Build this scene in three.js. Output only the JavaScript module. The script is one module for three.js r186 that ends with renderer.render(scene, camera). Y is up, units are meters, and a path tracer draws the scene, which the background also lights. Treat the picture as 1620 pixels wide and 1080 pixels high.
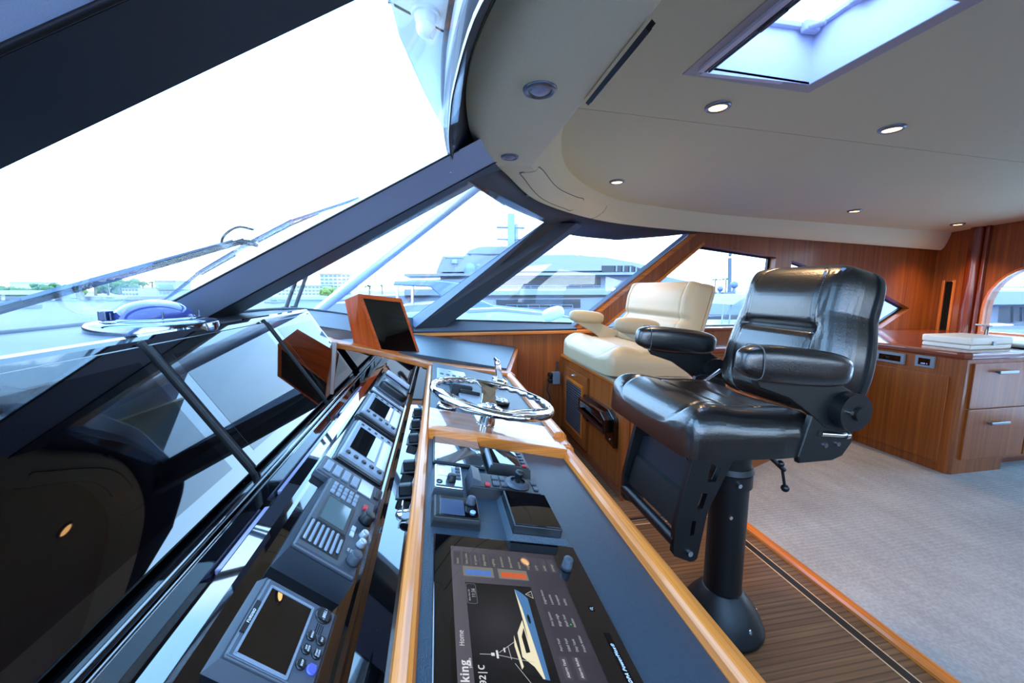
import * as THREE from 'three';
import { RoundedBoxGeometry } from 'three/addons/geometries/RoundedBoxGeometry.js';
import { mergeGeometries, mergeVertices, toCreasedNormals } from 'three/addons/utils/BufferGeometryUtils.js';

// ---------- camera, sky, exposure ----------
const scene = new THREE.Scene();
const EYE = 1.30;
const camera = new THREE.PerspectiveCamera(2 * Math.atan(540 / 630) * 180 / Math.PI, 1.5, 0.02, 4000);
camera.position.set(0, EYE, 0);
camera.rotation.order = 'YXZ';
camera.rotation.set(-Math.atan(83 / 630), -10.52 * Math.PI / 180, 0);
const renderer = new THREE.WebGLRenderer({ antialias: true });
renderer.toneMapping = THREE.LinearToneMapping;
renderer.toneMappingExposure = 2.02;
renderer.shadowMap.enabled = true;
const SKY_STRENGTH = 4.0;
const DOWNLIGHT = 2.4;

let seed = 12345;
const rnd = () => { seed = (seed * 1664525 + 1013904223) >>> 0; return seed / 4294967296; };
const hash = (x, y, s = 0) => { let h = (Math.imul(x | 0, 374761393) + Math.imul(y | 0, 668265263) + Math.imul(s | 0, 982451653)) | 0; h = Math.imul(h ^ (h >>> 13), 1274126177); return ((h ^ (h >>> 16)) >>> 0) / 4294967296; };
const mod = (a, n) => ((a % n) + n) % n;
function vnoise(x, y, px, py, s = 0) {                       // value noise that repeats every px by py cells
  const xi = Math.floor(x), yi = Math.floor(y), fx = x - xi, fy = y - yi, u = fx * fx * (3 - 2 * fx), v = fy * fy * (3 - 2 * fy);
  const h = (i, j) => hash(mod(i, px), mod(j, py), s);
  return (h(xi, yi) * (1 - u) + h(xi + 1, yi) * u) * (1 - v) + (h(xi, yi + 1) * (1 - u) + h(xi + 1, yi + 1) * u) * v;
}
function skyTexture() {
  const W = 1024, H = 512, d = new Float32Array(W * H * 4);
  for (let j = 0; j < H; j++) {
    const el = ((j + 0.5) / H - 0.5) * Math.PI, up = Math.max(0, Math.sin(el));
    for (let i = 0; i < W; i++) {
      const k = Math.pow(1 - up, 6);
      let r = 0.40 + 0.60 * k, g = 0.78 + 0.33 * k, b = 1.36 - 0.12 * k;
      const cx = i / W * 16, cy = el * 5 + 4;
      let c = 0.55 * vnoise(cx, cy * 1.4, 16, 64, 3) + 0.28 * vnoise(cx * 2, cy * 3, 32, 64, 4) + 0.17 * vnoise(cx * 4, cy * 6, 64, 64, 5);
      c = Math.min(1, Math.max(0, (c - 0.55) * 3.2)) * Math.min(1, up * 4 + 0.15);
      r += (1.30 - r) * c * 0.6; g += (1.30 - g) * c * 0.6; b += (1.42 - b) * c * 0.6;
      const o = (j * W + i) * 4; d[o] = r; d[o + 1] = g; d[o + 2] = b; d[o + 3] = 1;
    }
  }
  const t = new THREE.DataTexture(d, W, H, THREE.RGBAFormat, THREE.FloatType);
  t.mapping = THREE.EquirectangularReflectionMapping; t.magFilter = THREE.LinearFilter; t.minFilter = THREE.LinearFilter; t.needsUpdate = true;
  return t;
}
scene.background = skyTexture();
scene.backgroundIntensity = SKY_STRENGTH;

// ---------- helpers ----------
const V = (x, y, z) => new THREE.Vector3(x, y, z);
const A3 = (a) => new THREE.Vector3(a[0], a[1], a[2]);
const R = (d) => d * Math.PI / 180;
const names = {};
function numbered(n) { if (!(n in names)) { names[n] = 0; return n; } names[n]++; return n + '_' + String(names[n]).padStart(3, '0'); }
function thing(name, label, category, pos = [0, 0, 0], group) {
  const o = new THREE.Group(); o.name = numbered(name); o.position.set(...pos); scene.add(o);
  o.userData = { label, category }; if (group) o.userData.group = group;
  o.updateMatrixWorld(true); return o;
}
const clean = (g) => {
  let r = g.index ? g.toNonIndexed() : g.clone();
  if (!r.attributes.normal) r.computeVertexNormals();
  if (!r.attributes.uv) r.setAttribute('uv', new THREE.BufferAttribute(new Float32Array(r.attributes.position.count * 2), 2));
  for (const k of Object.keys(r.attributes)) if (!['position', 'normal', 'uv'].includes(k)) r.deleteAttribute(k);
  r.clearGroups(); return r;
};
// uv in metres from the dominant face direction; the texture's v runs along the grain axis
function metric(geo, grain = 1, keep = false) {
  const g = clean(geo); if (keep) return g;
  const p = g.attributes.position, n = g.attributes.normal, uv = g.attributes.uv;
  for (let i = 0; i < p.count; i += 3) {
    let nx = 0, ny = 0, nz = 0;
    for (let k = 0; k < 3; k++) { nx += n.getX(i + k); ny += n.getY(i + k); nz += n.getZ(i + k); }
    const m = [Math.abs(nx), Math.abs(ny), Math.abs(nz)], a = m.indexOf(Math.max(...m)), o = [0, 1, 2].filter((q) => q !== a);
    let [b, c] = o; if (b === grain) [b, c] = [c, b];
    for (let k = 0; k < 3; k++) uv.setXY(i + k, p.getComponent(i + k, b) + 0.37 * p.getComponent(i + k, a), p.getComponent(i + k, c));
  }
  return g;
}
function finish(name, geos, m, parent, local, o = {}) {
  const list = (Array.isArray(geos) ? geos : [geos]).map((g) => metric(g, o.grain ?? 1, o.keepUV));
  const g = list.length > 1 ? mergeGeometries(list) : list[0];
  if (parent && !local) { parent.updateMatrixWorld(true); g.applyMatrix4(parent.matrixWorld.clone().invert()); }
  const mesh = new THREE.Mesh(g, m); mesh.castShadow = mesh.receiveShadow = true;
  mesh.name = parent ? name : numbered(name);
  if (parent) { let k = 0; while (parent.children.some((c) => c.name === mesh.name)) mesh.name = name + '_' + String(++k).padStart(3, '0'); parent.add(mesh); } else scene.add(mesh);
  if (o.label) mesh.userData.label = o.label;
  if (o.kind) mesh.userData.kind = o.kind;
  return mesh;
}
const part = (parent, name, geos, m, o) => finish(name, geos, m, parent, false, o);      // geometry in the room's coordinates
const loc = (parent, name, geos, m, o) => finish(name, geos, m, parent, true, o);        // geometry in the parent's own coordinates
const struct = (name, geos, m, o = {}) => finish(name, geos, m, null, true, { ...o, kind: 'structure' });
const solo = (name, label, category, geos, m, o = {}) => { const r = finish(name, geos, m, null, true, o); r.userData.label = label; r.userData.category = category; if (o.group) r.userData.group = o.group; return r; };
const mv = (g, x, y, z) => g.translate(x, y, z);
const box = (w, h, d, x = 0, y = 0, z = 0, r = 0) => mv(r ? new RoundedBoxGeometry(w, h, d, 3, Math.min(r, w / 2.01, h / 2.01, d / 2.01)) : new THREE.BoxGeometry(w, h, d), x, y, z);
const span = (x0, x1, y0, y1, z0, z1, r = 0) => box(Math.abs(x1 - x0), Math.abs(y1 - y0), Math.abs(z1 - z0), (x0 + x1) / 2, (y0 + y1) / 2, (z0 + z1) / 2, r);
const cyl = (r0, r1, h, x = 0, y = 0, z = 0, seg = 28) => mv(new THREE.CylinderGeometry(r1, r0, h, seg), x, y, z);
function shapeOf(pts, holes = []) { const s = new THREE.Shape(pts.map((p) => new THREE.Vector2(p[0], p[1]))); for (const h of holes) s.holes.push(new THREE.Path(h.map((p) => new THREE.Vector2(p[0], p[1])))); return s; }
function ext(pts, depth, o = {}) {
  const b = o.bevel || 0;
  const g = new THREE.ExtrudeGeometry(shapeOf(pts, o.holes), { depth: depth - 2 * b, bevelEnabled: b > 0, bevelThickness: b, bevelSize: b, bevelOffset: -b, bevelSegments: o.seg || 3, curveSegments: 16 });
  return b ? g.translate(0, 0, b) : g;
}
const prismZ = (pts, z0, z1, o) => ext(pts, Math.abs(z1 - z0), o).translate(0, 0, Math.min(z0, z1));                       // pts [x, y]
const prismY = (pts, y0, y1, o) => ext(pts.map((p) => [p[0], -p[1]]), y1 - y0, o && o.holes ? { ...o, holes: o.holes.map((h) => h.map((p) => [p[0], -p[1]])) } : o).rotateX(-Math.PI / 2).translate(0, y0, 0);   // pts [x, z]
const prismX = (pts, x0, x1, o) => ext(pts.map((p) => [-p[0], p[1]]), x1 - x0, o && o.holes ? { ...o, holes: o.holes.map((h) => h.map((p) => [-p[0], p[1]])) } : o).rotateY(Math.PI / 2).translate(x0, 0, 0);    // pts [z, y]
const P8 = (a, b) => {                                       // solid between two quads with matching corners
  const g = new THREE.BufferGeometry(), v = [...a, ...b].map((p) => (p.isVector3 ? p : A3(p))), q = [];
  const c = v.reduce((s, p) => s.add(p), V(0, 0, 0)).multiplyScalar(1 / 8);
  for (const f of [[0, 1, 2, 3], [4, 5, 6, 7], [0, 1, 5, 4], [1, 2, 6, 5], [2, 3, 7, 6], [3, 0, 4, 7]]) {
    const [p, r, s, t] = f.map((i) => v[i]);
    const n = r.clone().sub(p).cross(s.clone().sub(p)), out = n.dot(p.clone().add(s).multiplyScalar(0.5).sub(c)) > 0;
    for (const tri of out ? [[p, r, s], [p, s, t]] : [[p, s, r], [p, t, s]]) for (const w of tri) q.push(w.x, w.y, w.z);
  }
  g.setAttribute('position', new THREE.Float32BufferAttribute(q, 3)); g.computeVertexNormals(); return g;
};
const slabQuad = (a, b, c, d, t) => { const v = [a, b, c, d].map(A3), n = v[2].clone().sub(v[0]).cross(v[3].clone().sub(v[1])).normalize().multiplyScalar(t); return P8(v, v.map((p) => p.clone().add(n))); };
function slab(pts, t, o = {}) {                              // flat outline in space with thickness t along its normal
  const v = pts.map(A3), n = V(0, 0, 0);
  v.forEach((p, i) => { const q = v[(i + 1) % v.length]; n.x += (p.y - q.y) * (p.z + q.z); n.y += (p.z - q.z) * (p.x + q.x); n.z += (p.x - q.x) * (p.y + q.y); });
  n.normalize(); const u = v[1].clone().sub(v[0]).normalize(), w = n.clone().cross(u);
  const to2 = (p) => { const d = p.clone().sub(v[0]); return [d.dot(u), d.dot(w)]; };
  const g = ext(v.map(to2), Math.abs(t), { ...o, holes: (o.holes || []).map((h) => h.map((p) => to2(A3(p)))) });
  if (t < 0) g.translate(0, 0, t);
  return g.applyMatrix4(new THREE.Matrix4().makeBasis(u, w, n).setPosition(v[0]));
}
const rod = (a, b, r, r2 = r, seg = 14) => { const p = A3(a), q = A3(b), d = q.clone().sub(p), g = new THREE.CylinderGeometry(r2, r, d.length(), seg); return g.applyQuaternion(new THREE.Quaternion().setFromUnitVectors(V(0, 1, 0), d.clone().normalize())).translate((p.x + q.x) / 2, (p.y + q.y) / 2, (p.z + q.z) / 2); };
const tube = (pts, r, n = 40, seg = 10, closed = false) => new THREE.TubeGeometry(new THREE.CatmullRomCurve3(pts.map(A3), closed, 'centripetal'), n, r, seg, closed);
const ball = (r, x, y, z, s = 20) => mv(new THREE.SphereGeometry(r, s, Math.ceil(s * 0.7)), x, y, z);
const lathe = (pts, seg = 48) => new THREE.LatheGeometry(pts.map((p) => new THREE.Vector2(p[0], p[1])), seg);
function blob(a, b, c, n = 4, seg = 40) {                    // rounded block: superellipsoid
  const g = new THREE.SphereGeometry(1, seg, Math.round(seg * 0.7)); g.deleteAttribute('uv'); const m = mergeVertices(g, 1e-5), p = m.attributes.position;
  for (let i = 0; i < p.count; i++) {
    const x = p.getX(i), y = p.getY(i), z = p.getZ(i), k = Math.pow(Math.abs(x) ** n + Math.abs(y) ** n + Math.abs(z) ** n, -1 / n);
    p.setXYZ(i, x * k * a, y * k * b, z * k * c);
  }
  m.deleteAttribute('normal'); m.computeVertexNormals(); return m;
}
// upholstered pad: length along +y, half width wf(v) along z, front surface ff(u, v) along +x, back plane at -t
function pad(L, wf, ff, t, nu = 64, nv = 64) {
  const pos = [], idx = [];
  const grid = (front) => { const s0 = pos.length / 3; for (let j = 0; j <= nv; j++) for (let i = 0; i <= nu; i++) { const u = Math.sin((i / nu - 0.5) * Math.PI), v = (1 - Math.cos(j / nv * Math.PI)) / 2; pos.push(front ? ff(u, v) : -t, v * L, u * wf(v)); } return s0; };
  const a = grid(true), b = grid(false), w = nu + 1;
  for (let j = 0; j < nv; j++) for (let i = 0; i < nu; i++) { const p = a + j * w + i, q = b + j * w + i; idx.push(p, p + w, p + 1, p + 1, p + w, p + w + 1, q, q + 1, q + w, q + 1, q + w + 1, q + w); }
  const rim = []; for (let i = 0; i < nu; i++) rim.push(i); for (let j = 0; j < nv; j++) rim.push(j * w + nu); for (let i = nu; i > 0; i--) rim.push(nv * w + i); for (let j = nv; j > 0; j--) rim.push(j * w);
  for (let k = 0; k < rim.length; k++) { const p = rim[k], q = rim[(k + 1) % rim.length]; idx.push(a + p, a + q, b + p, a + q, b + q, b + p); }
  const g = new THREE.BufferGeometry(); g.setAttribute('position', new THREE.Float32BufferAttribute(pos, 3)); g.setIndex(idx);
  return toCreasedNormals(g, R(50));
}
function loft(rows, thick = 0) {                             // rows of points -> surface; thick closes it upward
  const m = rows.length, n = rows[0].length, pos = [], idx = [];
  const add = (dy) => { const s = pos.length / 3; for (const r of rows) for (const p of r) pos.push(p[0], p[1] + dy, p[2]); return s; };
  const a = add(0);
  for (let j = 0; j < m - 1; j++) for (let i = 0; i < n - 1; i++) { const p = a + j * n + i; idx.push(p, p + 1, p + n, p + 1, p + n + 1, p + n); }
  if (thick) {
    const b = add(thick);
    for (let j = 0; j < m - 1; j++) for (let i = 0; i < n - 1; i++) { const p = b + j * n + i; idx.push(p, p + n, p + 1, p + 1, p + n, p + n + 1); }
    for (let j = 0; j < m - 1; j++) for (const c of [0, n - 1]) { const p = a + j * n + c, q = b + j * n + c; idx.push(p, p + n, q, q, p + n, q + n); }
    for (let i = 0; i < n - 1; i++) for (const c of [0, m - 1]) { const p = a + c * n + i, q = b + c * n + i; idx.push(p, q, p + 1, p + 1, q, q + 1); }
  }
  const g = new THREE.BufferGeometry(); g.setAttribute('position', new THREE.Float32BufferAttribute(pos, 3)); g.setIndex(idx);
  return toCreasedNormals(g, R(40));
}
// a plane of depth z0 seen from the helm: metres from directions, used to lay out what is outside on its own distance
const PITCH = Math.atan(83 / 630), YAW = R(10.52);
function dirOf(px, py) { const r = (px - 810) / 630, u = (540 - py) / 630, y = u * Math.cos(PITCH) - Math.sin(PITCH), w = Math.cos(PITCH) + u * Math.sin(PITCH); return V(r * Math.cos(YAW) + w * Math.sin(YAW), y, -(w * Math.cos(YAW) - r * Math.sin(YAW))); }
const onZ = (z) => ([px, py]) => { const d = dirOf(px, py), k = z / d.z; return [d.x * k, EYE + d.y * k]; };
const atD = (px, py, depth) => { const d = dirOf(px, py).multiplyScalar(depth); return [d.x, d.y + EYE, d.z]; };

// ---------- textures ----------
function dataTex(w, h, f, srgb, rep) {
  const d = new Uint8Array(w * h * 4);
  for (let j = 0; j < h; j++) for (let i = 0; i < w; i++) { const c = f(i / w, j / h), o = (j * w + i) * 4; const a = Array.isArray(c) ? c : [c, c, c]; for (let k = 0; k < 3; k++) d[o + k] = Math.max(0, Math.min(255, a[k] * 255)); d[o + 3] = 255; }
  const t = new THREE.DataTexture(d, w, h); t.wrapS = t.wrapT = THREE.RepeatWrapping; t.magFilter = THREE.LinearFilter; t.minFilter = THREE.LinearMipmapLinearFilter; t.generateMipmaps = true;
  if (srgb) t.colorSpace = THREE.SRGBColorSpace; if (rep) t.repeat.set(...rep); t.needsUpdate = true; return t;
}
const mix3 = (a, b, t) => a.map((x, i) => x + (b[i] - x) * t);
function woodTex(dark, mid, light, s, fine) {
  return dataTex(512, 512, (u, v) => {
    const w = 0.5 * vnoise(u * 4, v * 2, 4, 2, s) + 0.3 * vnoise(u * 8, v * 2, 8, 2, s + 1);
    const band = vnoise((u + w * 0.05) * 24, v * 1, 24, 1, s + 2), f1 = vnoise(u * fine, v * 4, fine, 4, s + 3), f2 = vnoise(u * 200, v * 8, 200, 8, s + 4);
    let t = 0.25 * band + 0.5 * w + 0.25 * f1; let c = t < 0.5 ? mix3(dark, mid, t * 2) : mix3(mid, light, (t - 0.5) * 2);
    const k = 0.93 + 0.14 * (f2 - 0.5) + 0.1 * (f1 - 0.5); return c.map((x) => x * k);
  }, true);
}
const cherryTex = woodTex([0.54, 0.27, 0.075], [0.68, 0.37, 0.11], [0.78, 0.47, 0.165], 11, 90);
const oakTex = woodTex([0.70, 0.35, 0.085], [0.89, 0.49, 0.15], [0.95, 0.60, 0.235], 71, 120);
const teakTex = dataTex(512, 512, (u, v) => {
  const a = vnoise(u * 70, v * 3, 70, 3, 31), b = vnoise(u * 150, v * 5, 150, 5, 32), c = vnoise(u * 5, v * 3, 5, 3, 33), line = Math.pow(Math.abs(Math.sin(u * Math.PI * 26)), 14);
  let q = mix3([0.36, 0.245, 0.155], [0.64, 0.49, 0.345], 0.5 * a + 0.3 * b + 0.2 * c); return q.map((x) => x * (1 - 0.35 * line));
}, true);
const carpetTex = dataTex(512, 512, (u, v) => { const c = vnoise(u * 6, v * 6, 6, 6, 41), f = vnoise(u * 180, v * 180, 180, 180, 42), m = vnoise(u * 26, v * 8, 26, 8, 43), k = 0.86 + 0.08 * (c - 0.5) + 0.11 * (f - 0.5) + 0.06 * (m - 0.5); return [0.71 * k, 0.705 * k, 0.70 * k]; }, true);
const carpetBump = dataTex(256, 256, (u, v) => 0.5 + 0.32 * Math.sin(v * Math.PI * 2 * 24 + 2 * (vnoise(u * 12, v * 12, 12, 12, 44) - 0.5)) + 0.3 * (vnoise(u * 90, v * 90, 90, 90, 45) - 0.5));
const grainBump = dataTex(256, 256, (u, v) => { const a = vnoise(u * 44, v * 44, 44, 44, 51), b = vnoise(u * 90, v * 90, 90, 90, 52); return Math.pow(Math.abs(a - 0.5) * 2, 0.7) * 0.7 + 0.3 * b; }, false);
const rip = (t, x, y) => { const c = t.clone(); c.repeat.set(x, y); c.needsUpdate = true; return c; };
const weaveBump = dataTex(256, 256, (u, v) => 0.5 * vnoise(u * 120, v * 30, 120, 30, 61) + 0.5 * vnoise(u * 40, v * 80, 40, 80, 62));

// ---------- materials ----------
const std = (hex, roughness = 0.5, metalness = 0, o = {}) => new THREE.MeshPhysicalMaterial({ color: hex, roughness, metalness, ...o });
const M = {
  cherry: std(0xeee2d8, 0.5, 0, { map: rip(cherryTex, 1.2, 0.6), clearcoat: 0.3, clearcoatRoughness: 0.16 }),
  cherryGloss: std(0xffffff, 0.4, 0, { map: rip(cherryTex, 1.2, 0.6), clearcoat: 1, clearcoatRoughness: 0.03 }),
  cherryDark: std(0xc08a70, 0.4, 0, { map: rip(cherryTex, 1.0, 0.6), clearcoat: 0.8, clearcoatRoughness: 0.05 }),
  cherryTrim: std(0xffffff, 0.38, 0, { map: rip(oakTex, 2.5, 1.0), clearcoat: 0.45, clearcoatRoughness: 0.08 }),
  oakBox: std(0xf2b07c, 0.38, 0, { map: rip(oakTex, 2.2, 0.9), clearcoat: 0.4, clearcoatRoughness: 0.1 }), innerFace: std(0x222a36, 0.5), flank: std(0x5f6d82, 0.5),
  teak: std(0xdcd6d0, 0.4, 0, { map: rip(teakTex, 1.6, 1.0), clearcoat: 0.25, clearcoatRoughness: 0.25 }),
  teakBorder: std(0xb09a86, 0.42, 0, { map: rip(teakTex, 2, 1) }),
  inlayDark: std(0x1b1614, 0.4), inlayLight: std(0xd8b48c, 0.45),
  carpet: std(0xffffff, 0.98, 0, { map: rip(carpetTex, 0.8, 0.8), bumpMap: rip(carpetBump, 1.9, 1.9), bumpScale: 0.0018, sheen: 0.3, sheenRoughness: 0.8 }),
  vinyl: std(0xf6eec4, 0.62, 0, { bumpMap: rip(grainBump, 7, 7), bumpScale: 0.0008 }),
  ceiling: std(0xdcd7b0, 0.58, 0, { bumpMap: rip(weaveBump, 4, 4), bumpScale: 0.0006 }),
  header: std(0x3a4048, 0.55), mullion: std(0xb2cbec, 0.5, 0.0, { bumpMap: rip(grainBump, 12, 12), bumpScale: 0.0002 }),
  gasket: std(0x08090a, 0.5),
  dash: std(0x474b55, 0.55, 0, { bumpMap: rip(grainBump, 10, 10), bumpScale: 0.0003 }),
  hood: std(0x2b2f36, 0.38, 0, { bumpMap: rip(grainBump, 10, 10), bumpScale: 0.0002 }),
  gloss: std(0x030305, 0.04, 0, { clearcoat: 1, clearcoatRoughness: 0.01 }),
  screen: std(0x020304, 0.015, 0, { ior: 1.86 }),
  leatherDash: std(0x2b3843, 0.42, 0, { bumpMap: rip(grainBump, 9, 9), bumpScale: 0.0004 }),
  blackLeather: std(0x0a0b0d, 0.3, 0, { bumpMap: rip(grainBump, 7, 7), bumpScale: 0.0004, clearcoat: 1.0, clearcoatRoughness: 0.24 }),
  tanLeather: std(0xa9997a, 0.42, 0, { bumpMap: rip(grainBump, 7, 7), bumpScale: 0.0004 }),
  tanMetal: std(0xb3a88e, 0.45),
  seam: std(0x55575a, 0.6), tanSeam: std(0x8f7c5c, 0.7),
  blackMetal: std(0x0e0f11, 0.42, 0, { bumpMap: rip(grainBump, 30, 30), bumpScale: 0.0001 }),
  blackPlastic: std(0x141619, 0.35), matteBlack: std(0x0b0c0d, 0.6), rubber: std(0x08090a, 0.7),
  greyPlastic: std(0x3a3f47, 0.4), greyLight: std(0x7f8793, 0.38), silver: std(0xb9bec6, 0.28, 0.6),
  chrome: std(0xe6e8ea, 0.06, 1), darkChrome: std(0x70798a, 0.1, 1), steel: std(0xd8dce0, 0.18, 1), satin: std(0x8c9096, 0.35, 1),
  white: std(0xe9ebee, 0.35), gelcoat: std(0xeef0f2, 0.2, 0, { clearcoat: 0.5 }), offWhite: std(0xe9e6de, 0.5), lilac: std(0xb9b6c6, 0.45),
  hatchFrame: std(0xb4b0b4, 0.45), whiteLens: std(0xffffff, 0.9, 0, { transmission: 0.6, thickness: 0 }),
  red: std(0xc02030, 0.4), blueDial: std(0x5a60d0, 0.35),
  glass: std(0xf3f8f8, 0.0, 0, { transmission: 1, thickness: 0, ior: 1.5 }),
  outDimWhite: std(0x788090, 0.3, 0, { clearcoat: 0.3 }), outPale: std(0x7c8492, 0.5),  // outside whites darkened in colour to stand in for lower exposure
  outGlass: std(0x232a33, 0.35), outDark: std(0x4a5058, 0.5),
};
const glow = (hex, k) => new THREE.MeshStandardMaterial({ color: 0x000000, emissive: hex, emissiveIntensity: k, roughness: 0.5 });
// flat print: a canvas drawn to scale
function printed(w, h, res, draw, o = {}) {
  const c = document.createElement('canvas'); c.width = Math.round(w * res); c.height = Math.round(h * res);
  const x = c.getContext('2d'); draw(x, c.width, c.height);
  const t = new THREE.CanvasTexture(c); t.colorSpace = THREE.SRGBColorSpace; t.magFilter = THREE.LinearFilter; t.needsUpdate = true;
  return o.emit ? new THREE.MeshPhysicalMaterial({ color: 0x050505, roughness: 0.03, emissive: 0xffffff, emissiveMap: t, emissiveIntensity: o.emit, ior: 1.5 }) : new THREE.MeshPhysicalMaterial({ map: t, roughness: o.rough ?? 0.4 });
}
// a print laid on a tilted console face, readable by the helmsman who faces -x: local x runs towards him, y out of the face
const LAY = new THREE.Matrix4().makeBasis(V(0, 0, -1), V(-1, 0, 0), V(0, 1, 0));
const laid = (wz, hx, x, y, z) => new THREE.PlaneGeometry(wz, hx).applyMatrix4(LAY).translate(x, y, z);

// ---------- room: floor, walls, ceiling ----------
const ZC = -1.25;                                            // centre line of the boat
const riseAt = (x, z) => EYE + 0.80 - 0.032 * (x - 0.65) - 0.09 * ((z - ZC) / 2.2) ** 2;
const mirror = (p) => [p[0], p[1], 2 * ZC - p[2]];
const floor = struct('floor', prismY([[-0.5, 0.9], [1.62, 0.9], [1.62, -3.42], [-0.5, -3.42]], -0.08, 0), M.teak, { grain: 0 });
// inlaid border of the wooden deck
{
  const w = 0.034, l = 0.005;
  const run = (m, off, wid) => { part(floor, 'inlay_strip', [span(1.512 + off, 1.512 + off + wid, -0.004, 0.0008, 0.88, -1.94 + off), span(1.03 - off - wid, 1.512 + off + wid, -0.004, 0.0008, -1.94 + off, -1.94 + off - wid), span(1.03 - off - wid, 1.03 - off, -0.004, 0.0008, -1.94 + off - wid, -3.38)], m, { grain: 2 }); };
  run(M.inlayLight, 0, l); run(M.inlayDark, l, w); run(M.inlayLight, l + w, l);
}
const carpet = struct('floor_carpet', prismY([[1.66, 0.9], [5.25, 0.9], [5.25, -3.42], [1.66, -3.42]], -0.08, 0.014), M.carpet);
struct('trim_carpet_edge', prismZ([[1.617, -0.02], [1.617, 0.012], [1.625, 0.02], [1.652, 0.024], [1.664, 0.018], [1.668, -0.02]], -2.2, 0.9), M.cherryTrim, { grain: 2 });

// far (port) wall with its two side windows
const win2 = [[2.437, 1.702], [3.237, 1.604], [3.205, 0.936], [1.50, 0.945]];
const win3 = [[3.418, 1.576], [3.772, 1.485], [4.558, 1.252], [4.939, 1.093], [4.598, 0.892], [3.39, 0.925]];
const grow = (poly, k) => { const c = poly.reduce((s, p) => [s[0] + p[0] / poly.length, s[1] + p[1] / poly.length], [0, 0]); return poly.map((p) => { const d = Math.hypot(p[0] - c[0], p[1] - c[1]); return [c[0] + (p[0] - c[0]) * (1 + k / d), c[1] + (p[1] - c[1]) * (1 + k / d)]; }); };
struct('wall_port', prismZ([[-0.45, 0], [-0.45, 0.94], [1.17, 0.945], [2.28, 1.79], [2.40, 1.98], [5.25, 1.95], [5.25, 0]], -3.52, -3.40, { holes: [win2, win3] }), M.cherry);
struct('trim_rail_port', [prismX([[-3.36, 0.905], [-3.345, 0.915], [-3.345, 0.93], [-3.36, 0.942], [-3.41, 0.942], [-3.41, 0.905]], -0.3, 1.45)], M.cherryTrim, { grain: 0 });
{ // raised frame of the slanted wooden post, and the reveals round the side windows
  struct('trim_post_port', [slab([[1.21, 0.95, -3.40], [1.262, 0.95, -3.40], [2.36, 1.80, -3.40], [2.30, 1.80, -3.40]], 0.012), slab([[1.46, 0.95, -3.40], [1.50, 0.95, -3.40], [2.455, 1.715, -3.40], [2.43, 1.73, -3.40]], 0.01)], M.cherryTrim, { grain: 0 });
  struct('trim_sill_port', [span(1.45, 3.26, 0.905, 0.937, -3.33, -3.41, 0.008), span(3.30, 4.66, 0.872, 0.89, -3.375, -3.41, 0.006)], M.cherryDark, { grain: 0 });
  const f2 = struct('window_1_frame', prismZ(grow(win2, 0.012), -3.505, -3.475, { holes: [grow(win2, -0.022)] }), M.gasket);
  struct('window_1', prismZ(grow(win2, 0.0), -3.494, -3.488), M.glass);
  struct('window_2_frame', prismZ(grow(win3, 0.012), -3.505, -3.475, { holes: [grow(win3, -0.022)] }), M.gasket);
  struct('window_2', prismZ(grow(win3, 0.0), -3.494, -3.488), M.glass);
}
// starboard wall behind the camera, with the same side windows
struct('wall_starboard', prismZ([[-0.45, 0], [-0.45, 0.94], [1.17, 0.945], [2.28, 1.79], [2.40, 1.98], [5.25, 1.95], [5.25, 0]], 0.90, 1.02, { holes: [win2, win3] }), M.cherry);
struct('window_3', prismZ(win2, 0.97, 0.976), M.glass);
struct('window_4', prismZ(win3, 0.97, 0.976), M.glass);

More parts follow.
